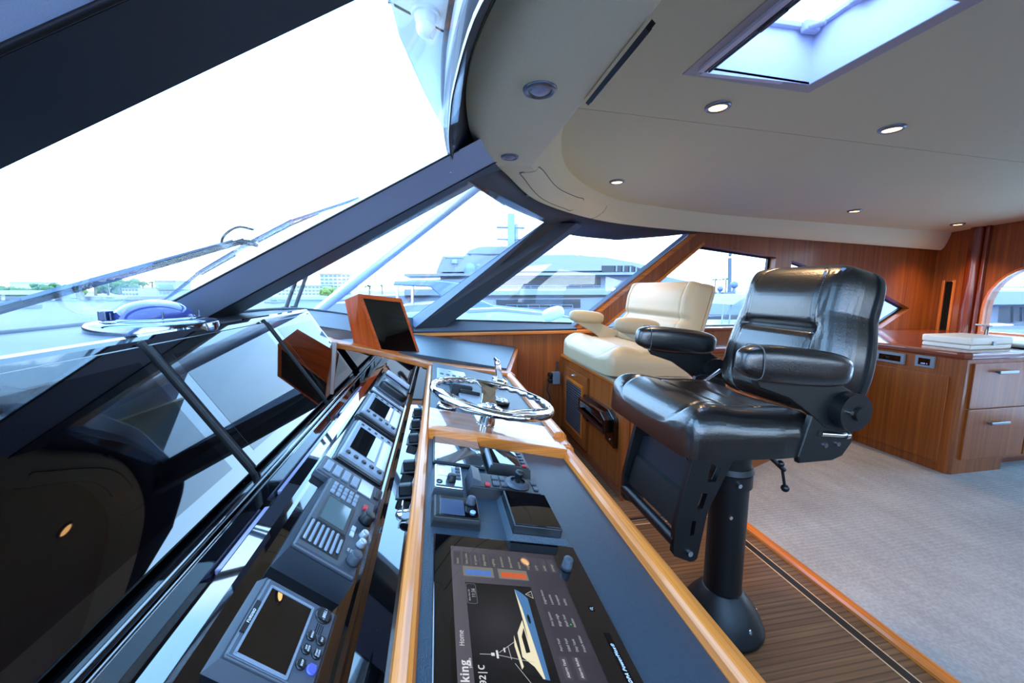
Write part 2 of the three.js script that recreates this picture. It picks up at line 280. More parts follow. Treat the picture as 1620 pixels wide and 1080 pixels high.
// aft bulkhead with its arched window and louvred slot
{
  const arch = (z0, z1, y0, y1) => { const p = [[z0, y0], [z0, y0 + 0.22]]; for (let i = 0; i <= 14; i++) { const a = Math.PI - i / 14 * Math.PI; p.push([(z0 + z1) / 2 + Math.cos(a) * (z1 - z0) / 2, y0 + 0.22 + Math.sin(a) * (y1 - y0 - 0.22)]); } p.push([z1, y0]); return p; };
  const arc = arch(-2.965, -2.30, 0.89, 1.50), addedDoorway = [[-2.0, 0.06], [-0.70, 0.06], [-0.70, 1.90], [-2.0, 1.90]];
  struct('wall_aft', prismX([[-3.42, 0], [0.92, 0], [0.92, 2.05], [-3.42, 2.05]], 5.20, 5.30, { holes: [arc, addedDoorway, [[-3.30, 0.85], [-3.225, 0.85], [-3.225, 1.378], [-3.30, 1.378]]] }), M.cherry);
  struct('window_5', prismX(arc, 5.24, 5.246), M.glass);
  struct('door_1', [prismX([[-2.0, 0.06], [-1.33, 0.06], [-1.33, 1.90], [-2.0, 1.90]], 5.235, 5.265, { holes: [[[-1.94, 0.12], [-1.39, 0.12], [-1.39, 1.84], [-1.94, 1.84]]] }), prismX([[-1.37, 0.06], [-0.70, 0.06], [-0.70, 1.90], [-1.37, 1.90]], 5.268, 5.298, { holes: [[[-1.31, 0.12], [-0.76, 0.12], [-0.76, 1.84], [-1.31, 1.84]]] })], M.cherry);  // unseen glass door, added to let more daylight into the cabin
  struct('window_6', [prismX([[-1.94, 0.12], [-1.39, 0.12], [-1.39, 1.84], [-1.94, 1.84]], 5.247, 5.253), prismX([[-1.31, 0.12], [-0.76, 0.12], [-0.76, 1.84], [-1.31, 1.84]], 5.28, 5.286)], M.glass);  // panes of the added aft door
  struct('floor_added_aft_deck', span(5.31, 9.5, -0.12, -0.02, -3.4, 0.9), M.gelcoat);  // unseen white deck, added to bounce light in through the door
  struct('window_5_frame', prismX(arch(-2.985, -2.28, 0.87, 1.52), 5.19, 5.215, { holes: [arch(-2.962, -2.303, 0.893, 1.497)] }), M.cherryTrim);
  struct('pillar_aft', [cyl(0.055, 0.055, 1.25, 5.19, 1.43, -3.085, 32), span(5.16, 5.21, 0.86, 2.0, -3.02, -2.99, 0.01)], M.cherryDark);
  const slot = thing('air_grille', 'tall narrow dark louvred slot with pale wooden edges beside the round pillar', 'grille', [5.2, 0.85, -3.262]);
  part(slot, 'backing', span(5.225, 5.24, 0.852, 1.376, -3.299, -3.226), M.rubber);
  part(slot, 'frame', [span(5.19, 5.215, 0.84, 1.39, -3.318, -3.296, 0.003), span(5.19, 5.215, 0.84, 1.39, -3.229, -3.207, 0.003)], M.cherryTrim);
  for (let i = 0; i < 5; i++) part(slot, 'slat', span(5.202, 5.226, 0.855, 1.374, -3.292 + i * 0.0135, -3.287 + i * 0.0135), M.matteBlack);
}

// ceiling panels with open seams, the roof above them
{
  const panel = (x0, x1, z0, z1, nx, nz) => { const rows = []; for (let i = 0; i <= nx; i++) { const x = x0 + (x1 - x0) * i / nx, r = []; for (let j = 0; j <= nz; j++) { const z = z0 + (z1 - z0) * j / nz; r.push([x, riseAt(x, z), z]); } rows.push(r); } return loft(rows, 0.02); };
  struct('ceiling', panel(0.55, 5.22, -1.802, -3.40, 20, 14), M.ceiling);
  struct('ceiling', panel(0.55, 5.22, 0.90, -0.698, 20, 14), M.ceiling);
  const gz = [-1.449, -0.905], gx = [0.915, 1.465];
  struct('ceiling', [panel(0.55, gx[0], -0.702, -1.798, 3, 12), panel(gx[1], 5.22, -0.702, -1.798, 18, 12), panel(gx[0], gx[1], gz[0], -1.798, 4, 5), panel(gx[0], gx[1], -0.702, gz[1], 4, 3)], M.ceiling);
  struct('roof', [span(0.25, gx[0], 2.13, 2.22, 1.05, -3.55), span(gx[1], 5.35, 2.13, 2.22, 1.05, -3.55), span(gx[0], gx[1], 2.13, 2.22, gz[0], -3.55), span(gx[0], gx[1], 2.13, 2.22, 1.05, gz[1]), span(2.3, 5.35, 1.9, 2.2, -3.42, -3.55), span(2.3, 5.35, 1.9, 2.2, 0.92, 1.05), span(5.2, 5.35, 1.95, 2.2, 1.05, -3.55)], M.gelcoat);
}

// header over the windshield: curve key points of the port half, mirrored for starboard
const VB = [[0.10, 1.90, -1.25], [0.112, 1.90, -1.45], [0.16, 1.89, -1.70], [0.245, 1.885, -1.87], [0.33, 1.88, -2.02], [0.65, 1.875, -2.6], [1.24, 1.86, -3.1], [1.75, 1.845, -3.29], [2.55, 1.82, -3.38], [3.9, 1.765, -3.38], [5.22, 1.712, -3.38]];
const CE = [[0.635, 2.10, -1.25], [0.635, 2.10, -1.45], [0.635, 2.099, -1.70], [0.635, 2.096, -1.87], [0.637, 2.094, -2.02], [0.86, 2.055, -2.6], [1.40, 2.02, -3.08], [1.85, 1.995, -3.2], [2.50, 1.965, -3.29], [3.9, 1.915, -3.30], [5.22, 1.88, -3.30]];
const GT = [[0.05, 1.79, -1.25], [0.055, 1.79, -1.45], [0.09, 1.79, -1.75], [0.135, 1.788, -1.87], [0.18, 1.786, -1.95], [0.40, 1.78, -2.36], [0.80, 1.78, -2.93], [1.11, 1.752, -3.30], [1.6, 1.735, -3.44], [2.2, 1.705, -3.46], [2.6, 1.70, -3.46]];
const curve = (pts, t) => new THREE.CatmullRomCurve3(pts.map(A3), false, 'centripetal').getPoint(t).toArray();
const both = (pts) => [...pts.slice(1).reverse().map(mirror), ...pts];
{
  const smooth = (pts, n) => new THREE.CatmullRomCurve3(pts.map(A3), false, 'centripetal').getPoints(n).map((p) => p.toArray());
  // dropped box over the helm: rounded front lip, flat underside, sloping aft face
  const front = (k) => { const a = VB[k], e = CE[k], y = 1.856; const x1 = a[0] + (k >= 3 ? 0.05 : 0.075), xa = 0.445; return [[a[0] + 0.005, a[1] + 0.03, a[2]], a, [a[0] + 0.02, a[1] - 0.022, a[2]], [a[0] + 0.042, a[1] - 0.036, a[2]], [x1, y - 0.003, a[2]], [x1 + 0.03, y, a[2]], [xa - 0.012, y, a[2]], [xa + 0.006, y + 0.012, a[2]], [e[0] - 0.012, e[1] - 0.008, e[2]], [e[0] + 0.012, e[1] + 0.012, e[2]]]; };
  const st = [0, 1, 2, 3].map(front), dense = (rows, n) => { const cols = rows[0].map((_, i) => smooth(rows.map((r) => r[i]), n)); return cols[0].map((_, j) => cols.map((c) => c[j])); };
  const rows = dense([...st.slice(1).reverse().map((r) => r.map(mirror)), ...st], 36);
  struct('ceiling_soffit', loft(rows, 0.012), M.vinyl);
  // curved valance along the sides
  const F0 = [[0, 0.03], [0, 0], [0.05, -0.10], [0.11, -0.15], [0.30, -0.137], [0.42, -0.135], [0.49, -0.13], [0.53, -0.06], [0.97, 0.96], [1.03, 1.05]], F1 = [[0, 0.12], [0, 0], [0.08, -0.06], [0.25, 0.0], [0.42, 0.12], [0.55, 0.26], [0.72, 0.48], [0.86, 0.72], [0.97, 0.94], [1.03, 1.06]], F2 = [[0, 0.1], [0, 0], [0.05, -0.08], [0.12, -0.1], [0.35, -0.06], [0.55, 0.02], [0.74, 0.14], [0.84, 0.34], [0.97, 0.95], [1.03, 1.05]];
  const side = (k) => { const mixF = (A, B, t) => A.map((p, i) => [p[0] + (B[i][0] - p[0]) * t, p[1] + (B[i][1] - p[1]) * t]); const F = k <= 3 ? F0 : k === 4 ? mixF(F0, F2, 0.35) : k === 5 ? F2 : k === 6 ? mixF(F2, F1, 0.6) : F1; { const a = VB[k], e = CE[k]; return F.map(([s, h]) => [a[0] + (e[0] - a[0]) * s, a[1] + (e[1] - a[1]) * h, a[2] + (e[2] - a[2]) * s]); }
  };
  const sideRows = dense([3, 4, 5, 6, 7, 8, 9, 10].map(side), 60);
  const v1 = struct('ceiling_valance', loft(sideRows, 0.012), M.vinyl);
  struct('ceiling_valance', loft(sideRows.map((r) => r.map(mirror)), 0.012), M.vinyl);
  // access cover let into the corner of the valance
  const at = (j, i) => sideRows[j][i];
  const cover = []; for (let j = 6; j <= 21; j++) { const p = at(j, 3), q = at(j, 6), m = (s) => [p[0] + (q[0] - p[0]) * s, p[1] + (q[1] - p[1]) * s - 0.006, p[2] + (q[2] - p[2]) * s]; const r = (i) => [at(j, i)[0], at(j, i)[1] - 0.004, at(j, i)[2]]; cover.push([r(4), r(5), r(6), r(7)]); }
  part(v1, 'access_cover', loft(cover, 0.003), M.vinyl);
  const rim = [...cover.map((r) => r[0]), ...[...cover].reverse().map((r) => r[3])];
  part(v1, 'cover_seam', tube(rim, 0.0022, 160, 6, true), M.seam);
  part(v1, 'joint_seam', tube(sideRows[25].slice(1, 8).map((p) => [p[0], p[1] - 0.001, p[2]]), 0.0015, 20, 6), M.tanSeam);
  // dark header between valance and glass, white outer frame strip and gasket, roof brow
  const hb = VB.slice(0, 9).map((p, i) => [[p[0], p[1] + 0.015, p[2]], [(p[0] + GT[i][0]) / 2 - 0.0, (p[1] + GT[i][1]) / 2 - 0.0, (p[2] + GT[i][2]) / 2], GT[i], [GT[i][0] - 0.02, GT[i][1] + 0.02, GT[i][2] - (i > 3 ? 0.02 : 0)]]);
  struct('trim_header', loft(dense(both2(hb), 90), 0.015), M.header);
  const fr = GT.slice(0, 6).map((p) => [[p[0] - 0.004, p[1] - 0.005, p[2]], [p[0] - 0.012, p[1] + 0.06, p[2]], [p[0] - 0.016, p[1] + 0.13, p[2]]]);
  struct('trim_glass_top', loft(dense(both2(fr), 60), 0.004), M.gelcoat);
  struct('trim_gasket', tube(both(GT.slice(0, 6).map((p) => [p[0] - 0.018, p[1] + 0.115, p[2]])), 0.008, 120, 8), M.gasket);
  const brow = [[-0.092, -0.98], [-0.092, -1.0], [-0.085, -1.12], [-0.06, -1.26], [-0.03, -1.42], [0.01, -1.595], [0.081, -1.889], [0.25, -2.3], [0.55, -2.8], [1.0, -3.35], [1.5, -3.6], [2.4, -3.62], [2.4, -3.42], [1.5, -3.32], [1.0, -2.98], [0.62, -2.5], [0.36, -1.9], [0.30, -1.25]];
  const half = brow.slice(0, 12), inner = brow.slice(12);
  const mz = (p) => [p[0], 2 * -1.0 - p[1]];
  struct('roof_brow', prismY([...half, ...inner, [0.30, -0.9], [0.36, -0.4], [0.62, 0.2], [1.0, 0.6], [2.4, 1.0], [2.4, 1.6], ...half.slice(0, 11).reverse().map(mz)], 1.925, 2.21, { bevel: 0.012 }), M.gelcoat);
}
function both2(rows) { return [...rows.slice(1).reverse().map((r) => r.map(mirror)), ...rows]; }

// windshield: three panes a side, on a plane raked by slope G, and their mullions
const G = (x) => 1.88 + 0.562 * (x - 0.21), GN = [0.4899, -0.8718];     // GN points into the cabin
const onG = (x, z, e = 0) => [x + GN[0] * e, G(x) + GN[1] * e, z];
struct('window_7', slabQuad(onG(-1.07, -0.40, -0.01), onG(-1.07, -2.10, -0.01), onG(0.075, -2.0, -0.01), onG(0.075, -0.40, -0.01), 0.008), M.glass);
struct('window_8', slabQuad([-1.0, 1.175, -2.05], [-0.20, 1.045, -3.44], [0.86, 1.80, -2.98], [0.15, 1.80, -1.9], 0.008), M.glass);
struct('window_9', prismZ([[-0.22, 1.0], [1.20, 0.955], [2.20, 1.72], [2.20, 1.80], [0.90, 1.80]], -3.462, -3.456), M.glass);
struct('window_10', slabQuad(onG(-1.07, -0.38, -0.01), onG(-0.8, 0.9, -0.01), onG(0.30, 0.9, -0.01), onG(0.075, -0.38, -0.01), 0.008), M.glass);
{
  const mull = (z, b, t) => P8([onG(b, z[0]), onG(b, z[1], 0.05), onG(b, z[2], 0.05), onG(b, z[3])], [onG(t, z[0]), onG(t, z[1], 0.05), onG(t, z[2], 0.05), onG(t, z[3])]);
  const inner = (z, b, t) => slabQuad(onG(b, z[1] - 0.004, 0.0505), onG(b, z[2], 0.0505), onG(t, z[2], 0.0505), onG(t, z[1] - 0.004, 0.0505), 0.003);
  const bead = (z, b, t, e) => rod(onG(b, z, e), onG(t, z, e), 0.004, 0.004, 8);
  const m1 = struct('trim_mullion', mull([-1.575, -1.82, -2.08, -2.22], -1.09, 0.30), M.mullion);
  part(m1, 'inner_face', inner([-1.575, -1.82, -2.08], -1.06, 0.29), M.innerFace);
  part(m1, 'edge_strip', [bead(-1.82, -1.06, 0.28, 0.051)], M.gasket);
  part(m1, 'glass_seal', [bead(-1.57, -1.07, 0.09, 0.0)], M.gasket);
  part(m1, 'cap_screw', [cyl(0.005, 0.005, 0.003).rotateZ(R(-60)).translate(...onG(0.05, -1.70, 0.027))], M.steel);
  const m2 = struct('trim_mullion', mull([-0.20, -0.44, -0.563, -0.563], -1.09, 0.30), M.mullion);
  part(m2, 'inner_face', inner([-0.20, -0.44, -0.563], -1.06, 0.29), M.innerFace);
  part(m2, 'edge_strip', [bead(-0.44, -1.06, 0.28, 0.051)], M.gasket);
  const m3 = struct('trim_mullion', P8([[-0.245, 1.04, -3.43], [-0.187, 0.985, -3.36], [0.06, 0.985, -3.385], [0.11, 1.02, -3.47]], [[0.80, 1.80, -2.95], [0.90, 1.80, -3.03], [1.06, 1.80, -3.0], [1.15, 1.80, -3.12]]), M.header);
  part(m3, 'side_face', P8([[-0.246, 1.040, -3.427], [-0.189, 0.985, -3.356], [-0.187, 0.983, -3.358], [-0.244, 1.038, -3.43]], [[0.799, 1.80, -2.946], [0.898, 1.80, -3.026], [0.90, 1.798, -3.03], [0.80, 1.798, -2.95]]), M.flank);
  // frame round the corner pane on the wall side
  struct('trim_pane_frame', [slab([[1.19, 0.96, -3.40], [2.29, 1.80, -3.40], [2.255, 1.80, -3.435], [1.172, 0.972, -3.435]], 0.006)], M.flank);
}
// dashboard shelf under the glass: outer edge follows the glass, inner edge the console
const DO = [[-1.06, 1.185, -1.25], [-1.06, 1.185, -1.6], [-1.0, 1.18, -2.0], [-0.79, 1.18, -2.5], [-0.43, 1.09, -2.95], [-0.20, 1.05, -3.42], [0.1, 1.032, -3.45], [0.6, 1.01, -3.455], [1.20, 0.985, -3.455]];
const DI = [[-0.70, 1.168, -1.25], [-0.70, 1.168, -1.6], [-0.70, 1.168, -2.0], [-0.66, 1.10, -2.32], [-0.42, 0.985, -2.85], [-0.20, 0.95, -3.36], [0.1, 0.948, -3.36], [0.6, 0.948, -3.36], [1.21, 0.948, -3.36]];
{
  const dense = (pts, n) => new THREE.CatmullRomCurve3(pts.map(A3), false, 'centripetal');
  const n = 40, a = DO.map(A3), b = DI.map(A3), rows = [];
  const at = (pts, s) => { const k = Math.min(pts.length - 2, Math.floor(s)), f = s - k; return pts[k].clone().lerp(pts[k + 1], f).toArray(); };
  for (let i = 0; i <= n; i++) { const s = i / n * (a.length - 1); rows.push([at(b, s), at(a, s)]); }
  const all = [...rows.slice(1).reverse().map((r) => r.map(mirror)), ...rows];
  struct('trim_dashboard', loft(all.map((r) => [r[1], r[0]]), 0.004), M.dash);
  struct('trim_glass_base', tube(both(DO).map((p) => [p[0] - 0.005, p[1] + 0.006, p[2]]), 0.008, 160, 8), M.gasket);
  struct('trim_dash_edge', loft(rows.filter((r) => r[0][2] < -2.9).map((r) => [[r[0][0], r[0][1] + 0.004, r[0][2] + 0.004], [r[0][0], r[0][1] - 0.014, r[0][2] + 0.006]])), M.gasket);
  struct('wall_front', loft(all.map((r) => [[r[1][0] - 0.03, -0.05, r[1][2]], [r[1][0] - 0.03, r[1][1] - 0.005, r[1][2]]])), M.gelcoat);
}

// ---------- ceiling fittings ----------
const lamps = [
  [1.206, -1.639, 'round lit downlight beside the corner of the skylight'],
  [2.124, -1.631, 'round lit downlight in the ceiling aft of the skylight, over the black helm chair'],
  [1.246, -2.710, 'lit downlight beside the curved valance, closest to the access cover'],
  [3.491, -2.901, 'lit downlight by the straight valance, above the arrow shaped window'],
  [4.828, -3.029, 'small lit downlight farthest aft, near the round wooden pillar'],
];
for (const [x, z, label] of lamps) {
  const y = riseAt(x, z), t = thing('ceiling_light', label, 'ceiling light', [x, y, z], 'warm downlights in the ceiling');
  loc(t, 'trim_ring', lathe([[0.034, -0.004], [0.038, -0.010], [0.044, -0.012], [0.050, -0.008], [0.053, 0.0], [0.053, 0.006], [0.034, 0.006]]), M.satin);
  loc(t, 'lens', cyl(0.035, 0.036, 0.006, 0, -0.004, 0), glow(0xffc27c, 6));
  const l = new THREE.SpotLight(0xffd09c, DOWNLIGHT, 0, R(52), 0.85, 2); l.position.set(0, -0.014, 0); l.target.position.set(0, -1, 0); l.castShadow = true; l.shadow.radius = 1.5; t.add(l); t.add(l.target);
}
const eyes = [[0.297, 1.855, -1.168, 0.046, 'grey round eyeball vent in the middle of the padded overhead box'], [0.315, 1.855, -1.745, 0.036, 'smaller grey round eyeball vent at the far end of the padded overhead box']];
for (const [x, y, z, r, label] of eyes) {
  const t = thing('ceiling_vent', label, 'vent', [x, y, z]);
  loc(t, 'ring', lathe([[r * 0.72, -0.003], [r * 0.8, -0.008], [r, -0.006], [r * 1.06, 0.0], [r * 1.06, 0.006], [r * 0.72, 0.006]]), M.satin);
  loc(t, 'eyeball', lathe([[0.0005, -0.012], [r * 0.4, -0.010], [r * 0.7, -0.001], [r * 0.7, 0.004], [0.0005, 0.004]]), M.lilac);
}
{
  const t = thing('ceiling_vent', 'smallest round chrome vent on the curved valance beside its access cover', 'vent', [0.572, 1.868, -2.45]);
  loc(t, 'ring', lathe([[0.022, -0.003], [0.026, -0.007], [0.032, -0.005], [0.034, 0.0], [0.034, 0.008], [0.022, 0.008]]), M.satin);
  loc(t, 'eyeball', lathe([[0.0005, -0.009], [0.012, -0.008], [0.021, -0.001], [0.021, 0.004], [0.0005, 0.004]]), M.chrome);
}
{ // roof hatch
  const t = thing('roof_hatch', 'bright rectangular skylight hatch with grey frame in the ceiling', 'skylight', [1.19, 2.08, -1.176]);
  const x0 = 0.918, x1 = 1.46, z0 = -1.447, z1 = -0.906, yy = (x, z) => riseAt(x, z);
  const ringAt = (d, dy) => [[x0 + d, yy(x0, -1.18) + dy, z0 + d], [x1 - d, yy(x1, -1.18) + dy, z0 + d], [x1 - d, yy(x1, -1.18) + dy, z1 - d], [x0 + d, yy(x0, -1.18) + dy, z1 - d]];
  part(t, 'frame', slab([...ringAt(-0.006, -0.004)], -0.014, { holes: [ringAt(0.045, -0.004)], bevel: 0.003 }), M.hatchFrame);
  part(t, 'blind_track', [span(x0 + 0.047, x0 + 0.056, 2.074, 2.088, z0 + 0.05, z1 - 0.05), span(x0 + 0.062, x0 + 0.068, 2.074, 2.088, z0 + 0.05, z1 - 0.05)], M.greyPlastic);
  const w = (a, b) => P8([[a[0], 2.075, a[1]], [b[0], 2.075, b[1]], [b[0], 2.29, b[1]], [a[0], 2.29, a[1]]], [[a[0] + a[2], 2.075, a[1] + a[3]], [b[0] + b[2], 2.075, b[1] + b[3]], [b[0] + b[2], 2.29, b[1] + b[3]], [a[0] + a[2], 2.29, a[1] + a[3]]]);
  const i0 = x0 + 0.045, i1 = x1 - 0.045, k0 = z0 + 0.045, k1 = z1 - 0.045;
  part(t, 'liner', [w([i0, k0, -0.02, 0], [i0, k1, -0.02, 0]), w([i1, k0, 0.02, 0], [i1, k1, 0.02, 0]), w([i0, k0, 0, -0.02], [i1, k0, 0, -0.02]), w([i0, k1, 0, 0.02], [i1, k1, 0, 0.02])], std(0xe4e2f0, 0.45));
  part(t, 'lens', span(i0 - 0.01, i1 + 0.01, 2.286, 2.29, k0 - 0.01, k1 + 0.01), std(0xf4f6ff, 0.9, 0, { transmission: 0.9, thickness: 0 }));
  part(t, 'inner_lip', [span(i0, i1, 2.255, 2.275, k0, k0 + 0.02, 0.004), span(i1 - 0.02, i1, 2.255, 2.275, k0, k1, 0.004), span(i0, i0 + 0.02, 2.255, 2.275, k0, k1, 0.004)], std(0xc9c8dc, 0.5));
  part(t, 'latch', [span(i1 - 0.075, i1 - 0.01, 2.235, 2.275, k0 + 0.012, k0 + 0.04, 0.008), span(i1 - 0.04, i1 - 0.012, 2.24, 2.27, k0 + 0.16, k0 + 0.28, 0.008), rod([i1 - 0.06, 2.25, k0 + 0.03], [i1 - 0.03, 2.245, k0 + 0.075], 0.011)], std(0xb5b2c9, 0.4));
  part(t, 'handle', [span(x0 + 0.05, x0 + 0.066, 2.068, 2.08, -1.16, -1.06, 0.004)], M.greyPlastic);
}
{ // flip-down display lying against the sloping aft face of the overhead box
  const t = thing('overhead_screen', 'thin black flat screen seen edge on against the padded overhead box', 'screen', [0.52, 1.94, -1.04]);
  const a = [0.452, 1.856], d = [0.62, 0.785], n = [0.785, -0.62];
  const q = (s, e, z) => [a[0] + d[0] * s + n[0] * e, a[1] + d[1] * s + n[1] * e, z];
  part(t, 'case', P8([q(0, 0.0, -0.868), q(0.024, 0, -0.868), q(0.024, 0.012, -0.868), q(0, 0.012, -0.868)], [q(0, 0, -1.222), q(0.024, 0, -1.222), q(0.024, 0.012, -1.222), q(0, 0.012, -1.222)]), M.blackPlastic);
  part(t, 'screen_glass', P8([q(0.005, 0.012, -0.88), q(0.020, 0.012, -0.88), q(0.020, 0.0135, -0.88), q(0.005, 0.0135, -0.88)], [q(0.005, 0.012, -1.21), q(0.020, 0.012, -1.21), q(0.020, 0.0135, -1.21), q(0.005, 0.0135, -1.21)]), M.screen);
}
{ // dome camera under the roof brow, seen through the windshield
  const t = thing('dome_camera', 'white dome camera under the roof brow outside the windshield', 'camera', [-0.012, 1.926, -1.02]); t.scale.setScalar(0.62);
  loc(t, 'mount', [cyl(0.052, 0.055, 0.012, 0, -0.006, 0), cyl(0.035, 0.042, 0.03, 0, -0.025, 0)], M.white);
  loc(t, 'housing', [ball(0.036, 0, -0.05, 0), cyl(0.03, 0.036, 0.02, 0, -0.038, 0)], M.white);
  loc(t, 'lens', cyl(0.018, 0.02, 0.02).rotateZ(R(60)).translate(0.022, -0.066, 0), M.lilac);
}

// ---------- helm console ----------
const ZF = -2.28, ZN = 0.60;
const lowY = (x) => 0.86 - 0.231 * (x + 0.045);               // lower panel, tilted 13 degrees
const con = thing('helm_console', 'long gloss black helm console with padded lower panel and varnished wood edging', 'console', [0, 0, -0.85]);
part(con, 'monitor_bank', prismZ([[-0.455, 0.84], [-0.47, 0.846], [-0.676, 1.182], [-0.682, 1.190], [-0.690, 1.194], [-0.698, 1.191], [-0.708, 1.175], [-0.715, 1.12], [-0.715, 0.3], [-0.455, 0.3]], ZF, ZN), M.gloss, { grain: 2 });
part(con, 'instrument_deck', prismZ([[-0.462, 0.60], [-0.462, 0.846], [-0.43, 0.858], [-0.402, 0.868], [-0.398, 0.862], [-0.388, 0.862], [-0.384, 0.872], [-0.345, 0.884], [-0.341, 0.872], [-0.322, 0.878], [-0.319, 0.896], [-0.314, 0.9005], [-0.284, 0.9025], [-0.277, 0.899], [-0.272, 0.8935], [-0.152, 0.792], [-0.146, 0.790], [-0.140, 0.785], [-0.138, 0.776], [-0.132, 0.771], [-0.062, 0.758], [-0.062, 0.60]], ZF, ZN), M.gloss, { grain: 2 });
part(con, 'deck_bead', [rod([-0.402, 0.872, ZF], [-0.402, 0.872, ZN], 0.0055, 0.0055, 12), rod([-0.389, 0.869, ZF], [-0.389, 0.869, ZN], 0.0035, 0.0035, 12)], M.gloss);
part(con, 'slot_insert', [span(-0.340, -0.319, 0.872, 0.882, -0.62, -0.80, 0.003), span(-0.340, -0.319, 0.872, 0.882, -0.86, -1.32, 0.003), span(-0.340, -0.319, 0.872, 0.882, -1.40, -1.78, 0.003)], std(0x6f6a85, 0.25), { grain: 2 });
part(con, 'base_cabinet', prismZ([[-0.715, 0.0], [-0.715, 0.5], [-0.07, 0.62], [0.385, 0.70], [0.40, 0.70], [0.40, 0.12], [0.33, 0.10], [0.33, 0.0]], ZF, ZN), M.cherry);
part(con, 'lower_panel', prismZ([[-0.036, lowY(-0.036)], [0.386, lowY(0.386)], [0.386, 0.69], [-0.036, 0.69]], ZF, ZN), M.leatherDash, { grain: 2 });
part(con, 'front_trim', prismZ([[-0.065, 0.70], [-0.065, 0.858], [-0.061, 0.867], [-0.054, 0.871], [-0.044, 0.871], [-0.038, 0.867], [-0.035, 0.860], [-0.035, 0.70]], ZF, ZN), M.cherryTrim, { grain: 2 });
const railProfile = (dy) => [[0.384, 0.69], [0.384, 0.764 + dy], [0.389, 0.773 + dy], [0.397, 0.778 + dy], [0.412, 0.778 + dy], [0.424, 0.773 + dy], [0.432, 0.763 + dy], [0.435, 0.748 + dy], [0.435, 0.69]];
part(con, 'hand_rail', [prismZ(railProfile(0), -1.215, ZN, { bevel: 0.002 })], M.cherryTrim, { grain: 2 });
part(con, 'rail_joint', [prismZ(railProfile(0.008).map(([x, y]) => [x < 0.4 ? x - 0.004 : x + 0.004, y]), -1.285, -1.213, { bevel: 0.006 })], M.cherryTrim, { grain: 2 });
part(con, 'hand_rail', [prismZ(railProfile(0.028), ZF, -1.283, { bevel: 0.002 })], M.cherryTrim, { grain: 2 });
// raised steering section
const podY = (x) => lowY(x) + 0.031;
const podPrism = (x0, x1, z0, z1, up) => prismZ([[x0, podY(x0) + up], [x1, podY(x1) + up], [x1, lowY(x1) - 0.02], [x0, lowY(x0) - 0.02]], z0, z1, { bevel: 0.002 });
part(con, 'steering_trim', [podPrism(-0.036, 0.396, -1.165, -1.205, 0.002)], M.cherryTrim, { grain: 0 });
part(con, 'steering_plate', [podPrism(-0.036, 0.386, -1.205, -1.385, 0.0)], M.cherryGloss, { grain: 0 });
part(con, 'steering_pad', [podPrism(-0.036, 0.386, -1.385, ZF, -0.003)], M.leatherDash, { grain: 0 });
// far end: gloss wall, wooden cap, wing beside the last monitor
const capLine = [[-0.60, 1.036], [-0.575, 1.022], [-0.325, 0.964], [-0.053, 0.880], [0.425, 0.803]];
part(con, 'end_wall', prismZ([[-0.665, 1.15], [-0.578, 1.0], [-0.325, 0.94], [-0.053, 0.858], [0.42, 0.78], [0.42, 0.70], [-0.5, 0.70]], ZF - 0.02, ZF), M.gloss);
part(con, 'end_cap', prismZ([...capLine, [0.442, 0.792], [0.442, 0.778], [0.43, 0.77], ...[...capLine].reverse().map(([x, y]) => [x - 0.004, y - 0.033])], ZF - 0.085, ZF + 0.012, { bevel: 0.007 }), M.cherryTrim, { grain: 0 });
part(con, 'end_wing', slab([[-0.668, 1.178, -2.24], [-0.556, 1.012, -2.255], [-0.468, 0.868, -1.77], [-0.486, 0.89, -1.80]], 0.008), M.cherryDark, { grain: 1 });
part(con, 'wing_edge', P8([[-0.560, 1.020, -2.258], [-0.535, 1.016, -2.258], [-0.535, 1.016, -2.24], [-0.560, 1.020, -2.24]], [[-0.472, 0.862, -1.77], [-0.445, 0.858, -1.77], [-0.445, 0.858, -1.752], [-0.472, 0.862, -1.752]]), std(0x6a3c22, 0.6));

// side shelf between the console and the far wall
{
  const t = thing('side_console', 'low side shelf with dark padded top and wooden edge beyond the wheel', 'console', [0.3, 0, -2.85]);
  const a = [-0.60, 0.985, -2.365], b = [0.40, 0.788, -2.365], c = [0.645, 0.778, -3.34], d = [-0.20, 0.905, -3.34];
  part(t, 'padded_top', slabQuad(a, d, c, b, -0.03), M.leatherDash, { grain: 2 });
  part(t, 'edge_trim', [P8([[0.40, 0.76, -2.365], [0.43, 0.758, -2.365], [0.43, 0.798, -2.365], [0.40, 0.80, -2.365]], [[0.645, 0.745, -3.36], [0.678, 0.743, -3.36], [0.678, 0.785, -3.36], [0.645, 0.787, -3.36]])], M.cherryTrim, { grain: 2 });
  part(t, 'back_trim', P8([[-0.21, 0.875, -3.34], [-0.21, 0.912, -3.34], [-0.21, 0.912, -3.37], [-0.21, 0.875, -3.37]], [[0.675, 0.755, -3.34], [0.675, 0.786, -3.34], [0.675, 0.786, -3.37], [0.675, 0.755, -3.37]]), M.cherryTrim, { grain: 0 });
  part(t, 'side_panel', slabQuad([0.425, 0.0, -2.365], [0.672, 0.0, -3.36], [0.672, 0.745, -3.36], [0.425, 0.76, -2.365], -0.02), M.cherry);
  part(t, 'latch', [blob(0.052, 0.004, 0.014, 3).translate(0.50, 0.803, -3.12), blob(0.016, 0.004, 0.007, 3).translate(0.505, 0.807, -3.12)], M.chrome);
}

